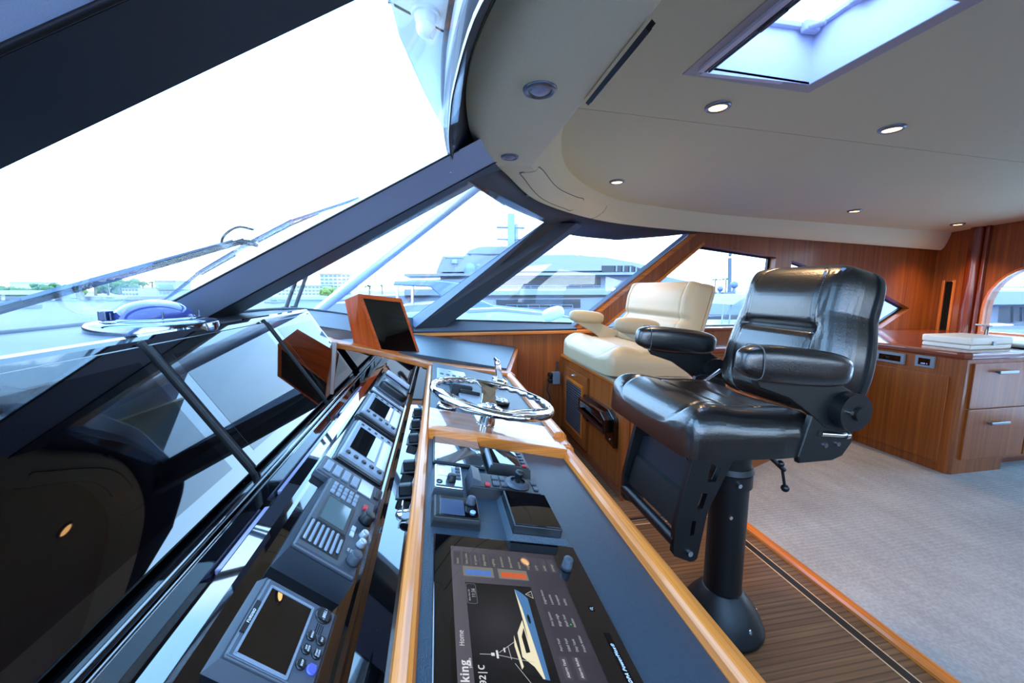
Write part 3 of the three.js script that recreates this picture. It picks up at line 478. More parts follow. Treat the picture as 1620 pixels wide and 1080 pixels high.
// device frames: x runs down the slope towards the helmsman, y out of the face
const FR = { radio: [-0.281, 0.898, 40], low: [-0.045, 0.86, 13], mon: [-0.665, 1.171, 58] };
function device(name, label, cat, fr, s, z, h = 0, group) {
  const [ox, oy, th] = FR[fr], c = Math.cos(R(th)), n = Math.sin(R(th));
  const t = thing(name, label, cat, [ox + c * s + n * h, oy - n * s + c * h, z], group); t.rotation.z = -R(th); t.updateMatrixWorld(true); return t;
}
const taper = (hx, hz, h, inset) => P8([[-hx, 0, -hz], [hx, 0, -hz], [hx, 0, hz], [-hx, 0, hz]], [[-hx + inset, h, -hz + inset], [hx - inset, h, -hz + inset], [hx - inset, h, hz - inset], [-hx + inset, h, hz - inset]]);
const knob = (r, h, x, y, z) => latheAt([[0.0005, h], [r * 0.8, h], [r * 0.92, h * 0.9], [r, h * 0.3], [r * 1.08, 0], [0.0005, 0]], x, y, z);
function latheAt(p, x, y, z) { return mv(lathe([...p].reverse(), 28), x, y, z); }

// large monitors
[[-1.660, -1.045, 'middle glass monitor reflecting the sky, between two black divider strips'], [-1.015, -0.36, 'big black glass monitor nearest the camera at the left edge of the console'], [-2.215, -1.692, 'farthest narrow glass monitor beside the brown wooden wing']].forEach(([z0, z1, label]) => {
  const t = device('helm_monitor', label, 'monitor', 'mon', 0.19, (z0 + z1) / 2), w = (z1 - z0) / 2;
  loc(t, 'bezel', box(0.376, 0.012, 2 * w, 0, 0.004, 0, 0.005), M.blackPlastic);
  loc(t, 'glass', box(0.366, 0.003, 2 * w - 0.012, 0, 0.0105, 0), M.screen);
  loc(t, 'active_area', box(0.30, 0.0006, 2 * w - 0.08, 0.0, 0.0122, 0), std(0x010102, 0.02, 0, { ior: 1.5 }));
});
[-1.03, -1.676].forEach((z) => { const g = box(0.40, 0.016, 0.010, 0.19, 0.007, 0, 0.0045).rotateZ(-R(58)).translate(-0.665, 1.171, z); part(con, 'divider', g, M.rubber); });

{ // small course display, grey with round keys
  const t = device('course_display', 'grey instrument with dark screen and round labelled buttons at the bottom of the instrument row', 'instrument', 'radio', 0.086, -0.507);
  loc(t, 'case', [taper(0.066, 0.071, 0.020, 0.008), box(0.112, 0.006, 0.122, 0, 0.020, 0, 0.003)], M.greyPlastic);
  loc(t, 'bezel', [box(0.108, 0.003, 0.118, 0, 0.0225, 0, 0.0015)], std(0x4a515c, 0.4));
  loc(t, 'screen', box(0.062, 0.002, 0.100, -0.014, 0.0238, 0.004), M.screen);
  loc(t, 'screen_rim', [box(0.003, 0.004, 0.106, -0.047, 0.0240, 0.004), box(0.003, 0.004, 0.106, 0.019, 0.0240, 0.004), box(0.066, 0.004, 0.003, -0.014, 0.0240, -0.048), box(0.066, 0.004, 0.003, -0.014, 0.0240, 0.056)], M.greyLight);
  const plate = loc(t, 'name_plate', box(0.006, 0.002, 0.048, -0.052, 0.0245, 0.006), M.matteBlack);
  loc(plate, 'lettering', laid(0.046, 0.0058, -0.052, 0.0257, 0.006), printed(0.046, 0.0058, 9000, (x, w, h) => { x.fillStyle = '#101114'; x.fillRect(0, 0, w, h); x.fillStyle = '#dfe3e8'; x.font = 'bold ' + h * 0.9 + 'px sans-serif'; x.textAlign = 'center'; x.textBaseline = 'middle'; x.fillText('FURUNO', w / 2, h / 2 + 2, w * 0.94); }), { keepUV: true });
  const key = (x, z, r, m, txt) => {
    const k = loc(t, 'button', latheAt([[0.0005, 0.0035], [r * 0.8, 0.0033], [r, 0.0015], [r, 0], [0.0005, 0]], x, 0.0238, z), m);
    loc(k, 'lettering', laid(r * 1.5, r * 1.3, x, 0.0276, z), printed(r * 1.5, r * 1.3, 9000, (c, w, h) => { c.fillStyle = m === M.blueDial ? '#5a60d0' : '#15181c'; c.fillRect(0, 0, w, h); c.fillStyle = '#e8ecf0'; c.textAlign = 'center'; c.textBaseline = 'middle'; const L = txt.split('/'); c.font = 'bold ' + h * (L.length > 1 ? 0.38 : 0.42) + 'px sans-serif'; L.forEach((s, i) => c.fillText(s, w / 2, h * ((i + 0.5) / L.length * 0.8 + 0.1), w)); }), { keepUV: true });
  };
  key(0.037, -0.046, 0.0125, M.blackPlastic, '\u25b2/\u2039 BRILL \u203a/\u25bc'); key(0.030, -0.008, 0.0068, M.blackPlastic, 'MENU'); key(0.045, -0.008, 0.0068, M.blackPlastic, 'ENT');
  key(0.030, 0.012, 0.0068, M.blackPlastic, 'APP/WIDE'); key(0.045, 0.012, 0.0068, M.blackPlastic, 'START/CLEAR'); key(0.030, 0.033, 0.0070, M.blackPlastic, 'DISP'); key(0.045, 0.033, 0.0070, M.blueDial, '\u23fb');
  const dots = []; for (let i = 0; i < 4; i++) for (let j = 0; j < 4; j++) dots.push(box(0.0012, 0.001, 0.003, 0.033 + i * 0.003, 0.0241, -0.029 + j * 0.004));
  loc(t, 'speaker_slot', dots, M.matteBlack);
}
{ // VHF radio
  const t = device('marine_radio', 'chunky grey marine radio with slatted speaker, small keypad, red button and knobs', 'radio', 'radio', 0.088, -0.728, 0.0);
  loc(t, 'case', [taper(0.062, 0.116, 0.040, 0.004)], std(0x272c33, 0.4));
  loc(t, 'face', [box(0.114, 0.010, 0.222, 0, 0.043, 0, 0.005)], M.greyPlastic);
  loc(t, 'screen_frame', box(0.060, 0.003, 0.085, -0.014, 0.0485, -0.008, 0.0015), M.blackPlastic);
  loc(t, 'screen', box(0.048, 0.002, 0.070, -0.016, 0.0498, -0.008), std(0x5d6a6c, 0.06));
  for (let i = 0; i < 7; i++) loc(t, 'speaker_slat', box(0.0055, 0.005, i === 6 ? 0.034 : 0.052, -0.046 + i * 0.0098, 0.0488, 0.066, 0.002), M.greyLight);
  loc(t, 'speaker_recess', box(0.070, 0.001, 0.060, -0.017, 0.0479, 0.066), M.matteBlack);
  const keys = []; for (let i = 0; i < 5; i++) for (let j = 0; j < 3; j++) keys.push([-0.040 + i * 0.0125, -0.095 + j * 0.0145]);
  for (const [x, z] of keys) loc(t, 'key', box(0.009, 0.004, 0.011, x, 0.0488, z, 0.0015), M.greyLight);
  loc(t, 'red_button', box(0.010, 0.006, 0.017, 0.035, 0.0495, -0.075, 0.002), M.red);
  loc(t, 'knob', [knob(0.0135, 0.02, 0.042, 0.047, -0.036)], M.blackPlastic);
  loc(t, 'knob', [knob(0.008, 0.013, 0.047, 0.047, 0.010)], M.silver); loc(t, 'knob', [knob(0.008, 0.013, 0.047, 0.047, 0.036)], M.silver);
  loc(t, 'knob', [knob(0.0115, 0.018, 0.042, 0.047, 0.082)], M.greyPlastic);
  loc(t, 'white_key', [box(0.009, 0.004, 0.013, 0.026, 0.0488, 0.004, 0.0015), box(0.009, 0.004, 0.013, 0.026, 0.0488, 0.020, 0.0015)], M.silver);
  const pl = loc(t, 'marking', laid(0.018, 0.012, 0.032, 0.0486, 0.060), printed(0.018, 0.012, 9000, (c, w, h) => { c.fillStyle = '#3a3f47'; c.fillRect(0, 0, w, h); c.fillStyle = '#cfd4da'; c.font = 'bold ' + h * 0.42 + 'px sans-serif'; c.textAlign = 'center'; c.fillText('SQL', w / 2, h * 0.42); c.fillText('VOL', w / 2, h * 0.92); }), { keepUV: true });
}
{ // switch unit with four square keys and a small screen
  const t = device('switch_unit', 'narrow grey control strip with four square keys and a tiny screen above the marine radio', 'control panel', 'radio', 0.082, -0.925);
  loc(t, 'case', box(0.166, 0.020, 0.078, 0, 0.010, 0, 0.005), M.greyPlastic);
  for (let i = 0; i < 4; i++) loc(t, 'key', box(0.018, 0.005, 0.042, -0.062 + i * 0.0235, 0.021, 0.0, 0.002), M.greyLight);
  loc(t, 'screen', box(0.034, 0.003, 0.056, 0.038, 0.0208, 0), std(0xa9a4b8, 0.1));
  loc(t, 'end_button', box(0.014, 0.004, 0.03, 0.068, 0.0215, 0, 0.002), M.blackPlastic);
}
const navDisplay = (s, z, w, hx, label) => {
  const t = device('navigation_display', label, 'instrument', 'radio', s, z, 0, 'silver instruments with black screens in the sloping row');
  loc(t, 'mount_tray', box(hx * 2 + 0.012, 0.012, w + 0.016, 0, 0.006, 0, 0.004), M.blackPlastic);
  loc(t, 'case', box(hx * 2, 0.018, w - 0.02, 0, 0.014, -0.006, 0.006), M.greyLight);
  loc(t, 'screen', box(hx * 1.16, 0.002, w * 0.56, -0.012, 0.0235, -0.008), M.screen);
  for (let i = 0; i < 5; i++) { loc(t, 'button', knob(0.0065, 0.005, -hx * 0.72 + i * hx * 0.36, 0.0225, w * 0.36), M.blackPlastic); loc(t, 'button', box(0.010, 0.004, 0.010, -hx * 0.72 + i * hx * 0.36, 0.0235, -w * 0.40, 0.002), M.blackPlastic); }
  loc(t, 'side_panel', box(hx * 0.42, 0.003, w * 0.62, hx * 0.72, 0.023, -0.004, 0.001), M.silver);
  loc(t, 'near_ledge', box(hx * 2, 0.016, 0.020, 0, 0.012, w / 2 - 0.006, 0.004), M.blackPlastic);
};
navDisplay(0.090, -1.128, 0.275, 0.066, 'silver instrument with black screen, next above the four key control strip');
navDisplay(0.086, -1.455, 0.255, 0.070, 'silver instrument with black screen, next below the telephone style handset');
{
  const t = device('intercom_handset', 'dark hooded telephone style handset at the far top of the instrument row', 'handset', 'radio', 0.084, -1.82);
  loc(t, 'base', box(0.140, 0.026, 0.30, 0, 0.013, 0, 0.006), M.greyPlastic);
  loc(t, 'hood', blob(0.064, 0.022, 0.040, 5).translate(0, 0.036, 0.10), M.blackPlastic);
  loc(t, 'screen', box(0.070, 0.003, 0.05, -0.014, 0.0272, -0.045), std(0x55646a, 0.08));
  for (let i = 0; i < 7; i++) loc(t, 'key', box(0.010, 0.005, 0.017, -0.052 + i * 0.0145, 0.0275, 0.03, 0.002), M.silver);
  for (let i = 0; i < 3; i++) loc(t, 'side_key', box(0.016, 0.005, 0.014, 0.052, 0.0275, 0.02 - i * 0.028, 0.002), M.blackPlastic);
  loc(t, 'cradle', box(0.13, 0.012, 0.055, 0, 0.034, -0.115, 0.005), M.lilac);
  const tray = box(0.155, 0.012, 0.022, 0, 0.012, 0.172, 0.004); loc(t, 'tray', tray, M.silver);
}
// small switches down in the gloss channel
[[-1.70, 'paddle switch farthest along the gloss black channel, by the steering section'], [-1.55, 'paddle switch second from the far end of the gloss black channel'], [-1.395, 'rocker switch in the gloss black channel beside the front corner of the steering section'], [-1.175, 'black paddle switch in the channel next to the mirror bright panel'], [-1.03, 'black paddle switch in the channel just beyond the key switch']].forEach(([z, label]) => {
  const t = thing('paddle_switch', label, 'switch', [-0.098, 0.765, z], 'paddle switches in the gloss black channel');
  loc(t, 'base', box(0.042, 0.006, 0.075, 0, 0.003, 0, 0.002), M.blackPlastic);
  loc(t, 'paddle', box(0.034, 0.030, 0.018, 0.004, 0.020, 0.02, 0.004), M.blackPlastic);
  loc(t, 'lamp', box(0.012, 0.003, 0.022, -0.010, 0.009, -0.020, 0.001), M.silver);
});
{
  const t = thing('key_switch', 'ignition key switch with grey tag in the gloss black channel', 'switch', [-0.094, 0.764, -0.925]);
  loc(t, 'bezel', lathe([[0.0005, 0.01], [0.014, 0.01], [0.018, 0.004], [0.018, 0], [0.0005, 0]].reverse(), 24), M.chrome);
  loc(t, 'key', box(0.004, 0.026, 0.022, 0, 0.018, 0, 0.0015), M.steel);
  loc(t, 'tag', cyl(0.014, 0.014, 0.003, 0.012, 0.012, 0.028), M.greyLight);
}

// ---------- devices on the padded lower panel ----------
{
  const t = device('mirror_panel', 'flat rectangular panel with pale mirror bright face at the top of the padded panel', 'panel', 'low', 0.091, -1.083);
  loc(t, 'frame', box(0.140, 0.010, 0.186, 0, 0.005, 0, 0.004), M.blackPlastic);
  loc(t, 'face', box(0.130, 0.002, 0.176, 0, 0.0105, 0), std(0x9aa0a2, 0.04, 0.9));
  for (const [x, z] of [[-0.062, -0.085], [-0.062, 0.085], [0.062, -0.085], [0.062, 0.085]]) loc(t, 'screw', cyl(0.0022, 0.0022, 0.002, x, 0.0115, z, 12), M.steel);
}
{
  const t = device('engine_display', 'small wedge instrument with key column, right of the mirror bright panel', 'instrument', 'low', 0.224, -1.035);
  loc(t, 'case', [taper(0.059, 0.062, 0.026, 0.005), box(0.104, 0.006, 0.110, 0, 0.025, 0, 0.003)], M.blackPlastic);
  loc(t, 'screen', box(0.076, 0.002, 0.092, -0.010, 0.0285, 0), M.screen);
  loc(t, 'side_bevel', box(0.010, 0.012, 0.112, -0.052, 0.021, 0, 0.003), M.greyLight);
  for (let i = 0; i < 5; i++) loc(t, 'key', latheAt([[0.0005, 0.0025], [0.006, 0.0025], [0.007, 0], [0.0005, 0]], 0.039, 0.0282, -0.042 + i * 0.021), i === 4 ? M.red : M.greyPlastic);
}
{
  const t = device('autopilot_control', 'small shiny silver control head with pale screen and black knob', 'control', 'low', 0.056, -0.885);
  loc(t, 'case', [taper(0.035, 0.058, 0.020, 0.003), box(0.066, 0.010, 0.110, 0, 0.022, 0, 0.005)], std(0xa9afb6, 0.12, 0.9));
  loc(t, 'screen', box(0.032, 0.002, 0.046, -0.010, 0.0275, -0.018), std(0xdfe6ea, 0.1));
  loc(t, 'knob', knob(0.0105, 0.016, 0.004, 0.027, 0.028), M.blackPlastic);
  for (let i = 0; i < 4; i++) loc(t, 'key', box(0.012, 0.003, 0.011, 0.022, 0.0282, -0.040 + i * 0.017, 0.0014), M.greyPlastic);
  loc(t, 'ring_key', new THREE.TorusGeometry(0.006, 0.0014, 8, 20).rotateX(Math.PI / 2).translate(-0.022, 0.0278, 0.036), M.blackPlastic);
}
{
  const t = device('trackball_controller', 'long black keypad controller with round joystick dial and a red key', 'controller', 'low', 0.192, -0.888);
  loc(t, 'case', [taper(0.090, 0.042, 0.022, 0.004), box(0.168, 0.006, 0.074, 0, 0.022, 0, 0.003)], M.blackPlastic);
  loc(t, 'raised_end', P8([[-0.090, 0.004, -0.038], [-0.090, 0.004, 0.038], [-0.068, 0.004, 0.038], [-0.068, 0.004, -0.038]], [[-0.084, 0.042, -0.034], [-0.084, 0.042, 0.034], [-0.064, 0.036, 0.034], [-0.064, 0.036, -0.034]]), M.greyPlastic);
  loc(t, 'dial', [latheAt([[0.018, 0.010], [0.026, 0.008], [0.031, 0.002], [0.031, 0], [0.018, 0]], 0.030, 0.025, 0), latheAt([[0.0005, 0.006], [0.018, 0.005], [0.020, 0]], 0.030, 0.025, 0)], M.greyPlastic);
  loc(t, 'joystick', [cyl(0.006, 0.006, 0.02, 0.030, 0.036, 0), latheAt([[0.0005, 0.016], [0.009, 0.015], [0.0115, 0.010], [0.010, 0], [0.0005, 0]], 0.030, 0.044, 0)], M.blackPlastic);
  loc(t, 'red_key', box(0.012, 0.004, 0.014, -0.046, 0.0262, 0.022, 0.0018), M.red);
  for (let i = 0; i < 2; i++) for (let j = 0; j < 2; j++) loc(t, 'key', box(0.016, 0.004, 0.020, -0.024 + i * 0.02, 0.0262, -0.016 + j * 0.028, 0.0018), M.greyPlastic);
  for (let j = 0; j < 2; j++) loc(t, 'end_key', box(0.012, 0.004, 0.018, 0.074, 0.0262, -0.014 + j * 0.028, 0.0018), M.greyPlastic);
}
{
  const t = device('stabilizer_control', 'square black gloss control with round ribbed knob and small blue button', 'control', 'low', 0.070, -0.760);
  loc(t, 'case', [taper(0.048, 0.043, 0.018, 0.002), box(0.092, 0.007, 0.082, 0, 0.018, 0, 0.003)], M.blackPlastic);
  loc(t, 'face', box(0.084, 0.002, 0.074, 0, 0.0218, 0), M.gloss);
  loc(t, 'window', box(0.048, 0.001, 0.056, -0.010, 0.0232, 0.004), std(0x39445a, 0.1));
  loc(t, 'knob', [knob(0.0095, 0.016, 0.029, 0.0225, -0.014)], M.greyPlastic);
  loc(t, 'button', latheAt([[0.0005, 0.003], [0.0055, 0.003], [0.006, 0], [0.0005, 0]], 0.031, 0.0225, 0.018), std(0x8fb0d8, 0.3));
}
{
  const t = device('tablet_display', 'square dark screen on a raised wedge mount, right of the gloss control with ribbed knob', 'screen', 'low', 0.234, -0.772);
  loc(t, 'mount', [taper(0.064, 0.083, 0.014, 0.010)], M.leatherDash);
  loc(t, 'case', box(0.100, 0.020, 0.134, -0.008, 0.024, 0.008, 0.003), M.blackPlastic);
  loc(t, 'screen', box(0.094, 0.002, 0.128, -0.008, 0.0345, 0.008), M.screen);
}
{ // big touch display lying in the padded panel
  const t = device('touch_display', 'large touch display with a boat picture and Home menu, set in the padded panel', 'display', 'low', 0.1645, -0.5125);
  loc(t, 'bezel', box(0.275, 0.008, 0.355, 0, 0.002, 0, 0.003), M.gloss);
  const W = 0.29, H = 0.192;
  const img = (c, w, h) => {
    c.scale(w / 696, h / 461);
    const g = c.createLinearGradient(0, 0, 0, 461); g.addColorStop(0, '#5a5862'); g.addColorStop(1, '#34333f'); c.fillStyle = g; c.fillRect(0, 0, 696, 461);
    c.fillStyle = '#e2e4e8'; c.textBaseline = 'alphabetic'; c.font = 'bold 34px sans-serif'; c.fillText('Viking', 64, 34, 108); c.font = 'bold 10px serif'; c.fillText('yachts', 140, 44);
    c.font = '22px sans-serif'; c.fillText('Home', 212, 28, 58);
    c.fillStyle = '#0c0c0e'; c.fillRect(56, 48, 430, 258);
    const sk = c.createRadialGradient(300, 150, 20, 300, 150, 260); sk.addColorStop(0, '#302f36'); sk.addColorStop(1, '#0d0d0f'); c.fillStyle = sk; c.fillRect(56, 48, 430, 258);
    c.fillStyle = '#d9dce0'; c.font = 'bold 28px sans-serif'; c.fillText('92|C', 90, 82, 62);
    c.fillStyle = '#26262e'; c.strokeStyle = '#8a8a94'; c.lineWidth = 1.5; c.beginPath(); c.roundRect(384, 50, 96, 36, 8); c.fill(); c.stroke();
    c.fillStyle = '#c9c9cf'; c.font = '18px sans-serif'; c.fillText('11:34', 412, 82); c.font = '10px sans-serif'; c.fillText('Mon Nov 09', 396, 63);
    // the yacht on the screen
    c.fillStyle = '#4a7ab0'; c.beginPath(); c.moveTo(112, 254); c.lineTo(468, 236); c.quadraticCurveTo(456, 262, 425, 280); c.lineTo(108, 276); c.closePath(); c.fill();
    c.fillStyle = '#16181d'; c.beginPath(); c.ellipse(330, 262, 20, 5, 0, 0, 7); c.fill();
    c.fillStyle = '#efe7c6'; c.beginPath(); c.moveTo(112, 256); c.lineTo(150, 238); c.lineTo(300, 240); c.lineTo(468, 236); c.lineTo(380, 247); c.lineTo(112, 262); c.closePath(); c.fill();
    c.beginPath(); c.moveTo(150, 238); c.lineTo(182, 206); c.lineTo(270, 208); c.lineTo(325, 236); c.lineTo(170, 242); c.closePath(); c.fill();
    c.fillStyle = '#17181c'; c.beginPath(); c.moveTo(196, 222); c.lineTo(256, 220); c.lineTo(292, 234); c.lineTo(200, 236); c.closePath(); c.fill();
    c.fillStyle = '#efe7c6'; c.beginPath(); c.moveTo(140, 196); c.lineTo(220, 188); c.lineTo(262, 194); c.lineTo(150, 204); c.closePath(); c.fill();
    c.strokeStyle = '#c9cacc'; c.lineWidth = 2; c.beginPath(); c.moveTo(165, 240); c.lineTo(186, 128); c.moveTo(236, 192); c.lineTo(194, 134); c.moveTo(96, 216); c.lineTo(160, 178); c.moveTo(187, 110); c.lineTo(187, 72); c.moveTo(172, 170); c.lineTo(218, 166); c.stroke();
    c.fillStyle = '#dfe0e2'; c.fillRect(174, 124, 28, 7); c.fillRect(182, 108, 11, 11); c.fillRect(196, 150, 16, 5);
    c.strokeStyle = '#e6e6e6'; c.lineWidth = 2; c.beginPath(); c.moveTo(428, 302); c.lineTo(464, 302); c.lineTo(446, 276); c.closePath(); c.stroke(); c.fillStyle = '#e6e6e6'; c.fillRect(445, 284, 2, 9); c.fillRect(445, 295, 2, 2);
    // menu column on the right
    ['Home', 'Tank Levels', 'AC System', 'Bilge Pumps', 'Lighting', 'Generators', 'Shore Power', 'Alarms', 'Engine', 'CCTV', 'Audio', 'Settings'].forEach((q, k) => { const y = 10 + k * 37; c.fillStyle = '#45444f'; c.fillRect(580, y, 84, 30); c.fillStyle = '#b9b699'; c.font = '13px sans-serif'; c.fillText(q, 586, y + 20, 72); });
    c.fillStyle = '#77776f'; c.fillRect(520, 44, 56, 122); c.fillRect(520, 186, 56, 122);
    c.fillStyle = '#4a7ad0'; for (let k = 0; k < 8; k++) c.fillRect(528, 54 + k * 13, 30, 11); c.fillStyle = '#d9582a'; for (let k = 0; k < 8; k++) c.fillRect(528, 198 + k * 13, 30, 11);
    // status lists and alarm keys
    c.fillStyle = '#3a3945'; c.fillRect(196, 330, 300, 124);
    c.fillStyle = '#c4c5cb'; c.font = '12px sans-serif'; [['Engine Room', 'Lazarette', 'Forepeak', 'Galley'], ['Fire System', 'Bilge High', 'Shaft Seal', 'Rudder'], ['Port Fuel', 'Stbd Fuel', 'Day Tank', 'Fresh Water']].forEach((L, a) => L.forEach((q, b) => c.fillText(q, 404 - a * 98, 350 + b * 27)));
    c.fillStyle = '#4a4955'; c.fillRect(112, 326, 76, 26); c.fillRect(112, 370, 76, 26); c.fillStyle = '#e6e7ea'; c.font = '13px sans-serif'; c.fillText('Alarm Test', 118, 344); c.fillText('Alarm Mute', 118, 388);
    c.fillStyle = '#20d048'; c.fillRect(314, 411, 6, 6);
  };
  loc(t, 'screen', laid(W, H, -0.0115, 0.0063, 0.0015), printed(W, H, 2800, img, { emit: 0.5 }), { keepUV: true });
  loc(t, 'encoder', [knob(0.0095, 0.020, 0.100, 0.006, -0.110)], M.greyPlastic);
  loc(t, 'bezel_print', laid(0.095, 0.010, 0.117, 0.0063, 0.073), printed(0.095, 0.010, 9000, (c, w, h) => { c.fillStyle = '#030305'; c.fillRect(0, 0, w, h); c.fillStyle = '#d5dbe6'; c.font = 'italic bold ' + h * 0.72 + 'px sans-serif'; c.textBaseline = 'middle'; c.fillText('AHD-DPA PowerPlex\u00ae', 8, h / 2, w - 16); }, { rough: 0.05 }), { keepUV: true });
  loc(t, 'touch_mark', laid(0.010, 0.008, 0.112, 0.0063, -0.019), printed(0.010, 0.008, 9000, (c, w, h) => { c.fillStyle = '#030305'; c.fillRect(0, 0, w, h); c.strokeStyle = '#d5dbe6'; c.lineWidth = 6; c.strokeRect(w * 0.25, h * 0.2, w * 0.4, h * 0.4); c.beginPath(); c.moveTo(w * 0.5, h * 0.5); c.lineTo(w * 0.8, h * 0.9); c.stroke(); }, { rough: 0.05 }), { keepUV: true });
}

// ---------- steering wheel and the controls round it ----------
{
  const t = thing('steering_wheel', 'polished chrome steering wheel with finger grips and broad spokes', 'steering wheel', [0.175, 0.938, -1.30]); t.rotation.z = -R(13); t.updateMatrixWorld(true);
  const rim = new THREE.TorusGeometry(0.203, 0.0115, 18, 160).rotateX(Math.PI / 2), p = rim.attributes.position;
  for (let i = 0; i < p.count; i++) { const x = p.getX(i), y = p.getY(i), z = p.getZ(i), a = Math.atan2(z, x), r = Math.hypot(x, z); const under = Math.max(0, -y / 0.0115) * 0.5 + Math.max(0, (0.203 - r) / 0.0115) * 0.5; const k = 0.0032 * under * Math.cos(a * 30); p.setXYZ(i, x * (1 - k / r), y - k, z * (1 - k / r)); }
  rim.computeVertexNormals(); loc(t, 'rim', rim, M.chrome);
  for (const a of [-88, 32, 152]) {
    const o = [[-0.030, 0.030], [-0.026, 0.062], [-0.024, 0.10], [-0.028, 0.14], [-0.043, 0.172], [-0.075, 0.194], [0.075, 0.194], [0.043, 0.172], [0.028, 0.14], [0.024, 0.10], [0.026, 0.062], [0.030, 0.030]];
    const g = ext(o, 0.007, { bevel: 0.002 }).rotateX(-Math.PI / 2); const q = g.attributes.position; for (let i = 0; i < q.count; i++) { const r = Math.hypot(q.getX(i), q.getZ(i)); q.setY(i, q.getY(i) - 0.045 * (1 - Math.min(1, Math.max(0, (r - 0.04) / 0.13)) ** 1.0)); } g.computeVertexNormals();
    loc(t, 'spoke', g.rotateY(R(-a) - Math.PI / 2), M.chrome);
  }
  loc(t, 'hub', [lathe([[0.0005, -0.060], [0.046, -0.060], [0.050, -0.052], [0.050, -0.042], [0.044, -0.034], [0.020, -0.030], [0.0005, -0.030]], 8), cyl(0.018, 0.018, 0.006, 0, -0.028, 0)], M.chrome);
  loc(t, 'emblem', [cyl(0.013, 0.013, 0.002, 0, -0.0245, 0), new THREE.TorusGeometry(0.008, 0.0015, 8, 24, 5).rotateX(Math.PI / 2).translate(0, -0.0232, 0)], M.satin);
  loc(t, 'shaft', [cyl(0.030, 0.022, 0.055, 0, -0.075, 0), lathe([[0.0005, -0.118], [0.052, -0.118], [0.054, -0.108], [0.046, -0.098], [0.030, -0.094], [0.0005, -0.094]], 40)], M.chrome);
}
const onPod = (x, z) => { const s = x * Math.cos(R(13)); return [-0.045 + s, 0]; };
{
  const t = device('engine_control', 'bright silver engine control head with small knobs at the far left of the steering section', 'control', 'low', 0.096, -1.93, 0.029);
  loc(t, 'case', [taper(0.080, 0.125, 0.016, 0.006)], M.greyLight);
  loc(t, 'face', box(0.14, 0.004, 0.230, 0, 0.017, 0, 0.0015), M.silver);
  loc(t, 'knob', [knob(0.008, 0.014, 0.035, 0.018, 0.07)], M.blackPlastic); loc(t, 'knob', [knob(0.008, 0.014, 0.060, 0.018, 0.05)], M.blackPlastic);
  loc(t, 'lamp', latheAt([[0.0005, 0.003], [0.007, 0.002], [0.008, 0], [0.0005, 0]], -0.01, 0.018, -0.07), std(0x2a7a58, 0.3));
  for (let i = 0; i < 3; i++) loc(t, 'key', box(0.018, 0.004, 0.026, -0.05 + i * 0.03, 0.020, 0.02, 0.002), M.greyPlastic);
}
{
  const t = device('control_box', 'dark block shaped control behind the left part of the chrome wheel', 'control', 'low', 0.128, -1.71, 0.029);
  loc(t, 'case', [taper(0.045, 0.075, 0.040, 0.003)], M.blackPlastic);
  loc(t, 'face', box(0.080, 0.003, 0.130, 0, 0.041, 0, 0.0012), M.greyPlastic);
}
{
  const t = device('thruster_panel', 'low pale control panel with dark hooded edge, seen inside the chrome wheel', 'control', 'low', 0.160, -1.53, 0.029);
  loc(t, 'case', box(0.090, 0.016, 0.17, 0, 0.008, 0, 0.005), M.greyLight);
  loc(t, 'hood', box(0.086, 0.022, 0.018, 0, 0.020, -0.085, 0.006), M.blackPlastic);
}
{
  const t = device('joystick_base', 'small round black and chrome joystick base left of the wheel hub', 'control', 'low', 0.062, -1.425, 0.029);
  loc(t, 'ring', lathe([[0.0005, 0.0], [0.036, 0.0], [0.036, 0.008], [0.030, 0.014], [0.0005, 0.014]], 36), M.chrome);
  loc(t, 'boot', lathe([[0.0005, 0.012], [0.026, 0.012], [0.022, 0.024], [0.012, 0.030], [0.0005, 0.030]], 30), M.rubber);
}
{
  const t = device('gauge_ring', 'round gauge with black bezel and chrome ring right of the wheel hub', 'gauge', 'low', 0.285, -1.61, 0.029);
  loc(t, 'bezel', lathe([[0.0005, 0], [0.048, 0], [0.048, 0.014], [0.038, 0.018], [0.036, 0.006], [0.0005, 0.006]], 40), M.blackPlastic);
  loc(t, 'ring', new THREE.TorusGeometry(0.034, 0.006, 12, 40).rotateX(Math.PI / 2).translate(0, 0.014, 0), M.chrome);
  loc(t, 'face', cyl(0.029, 0.029, 0.003, 0, 0.010, 0), M.silver);
}
{
  const t = device('throttle_lever', 'chrome twin throttle levers standing by the wooden cap beyond the wheel', 'throttle', 'low', 0.350, -2.00, 0.029);
  loc(t, 'base', blob(0.040, 0.018, 0.055, 4).translate(0, 0.014, 0), M.chrome);
  for (const z of [-0.020, 0.020]) loc(t, 'lever', [P8([[-0.014, 0.02, z - 0.006], [0.014, 0.02, z - 0.006], [0.014, 0.02, z + 0.006], [-0.014, 0.02, z + 0.006]], [[-0.045, 0.105, z - 0.005], [-0.020, 0.110, z - 0.005], [-0.020, 0.110, z + 0.005], [-0.045, 0.105, z + 0.005]]), ball(0.014, -0.034, 0.112, z)], M.chrome);
  loc(t, 'grip', rod([-0.040, 0.118, -0.045], [-0.040, 0.118, 0.045], 0.011), M.chrome);
}
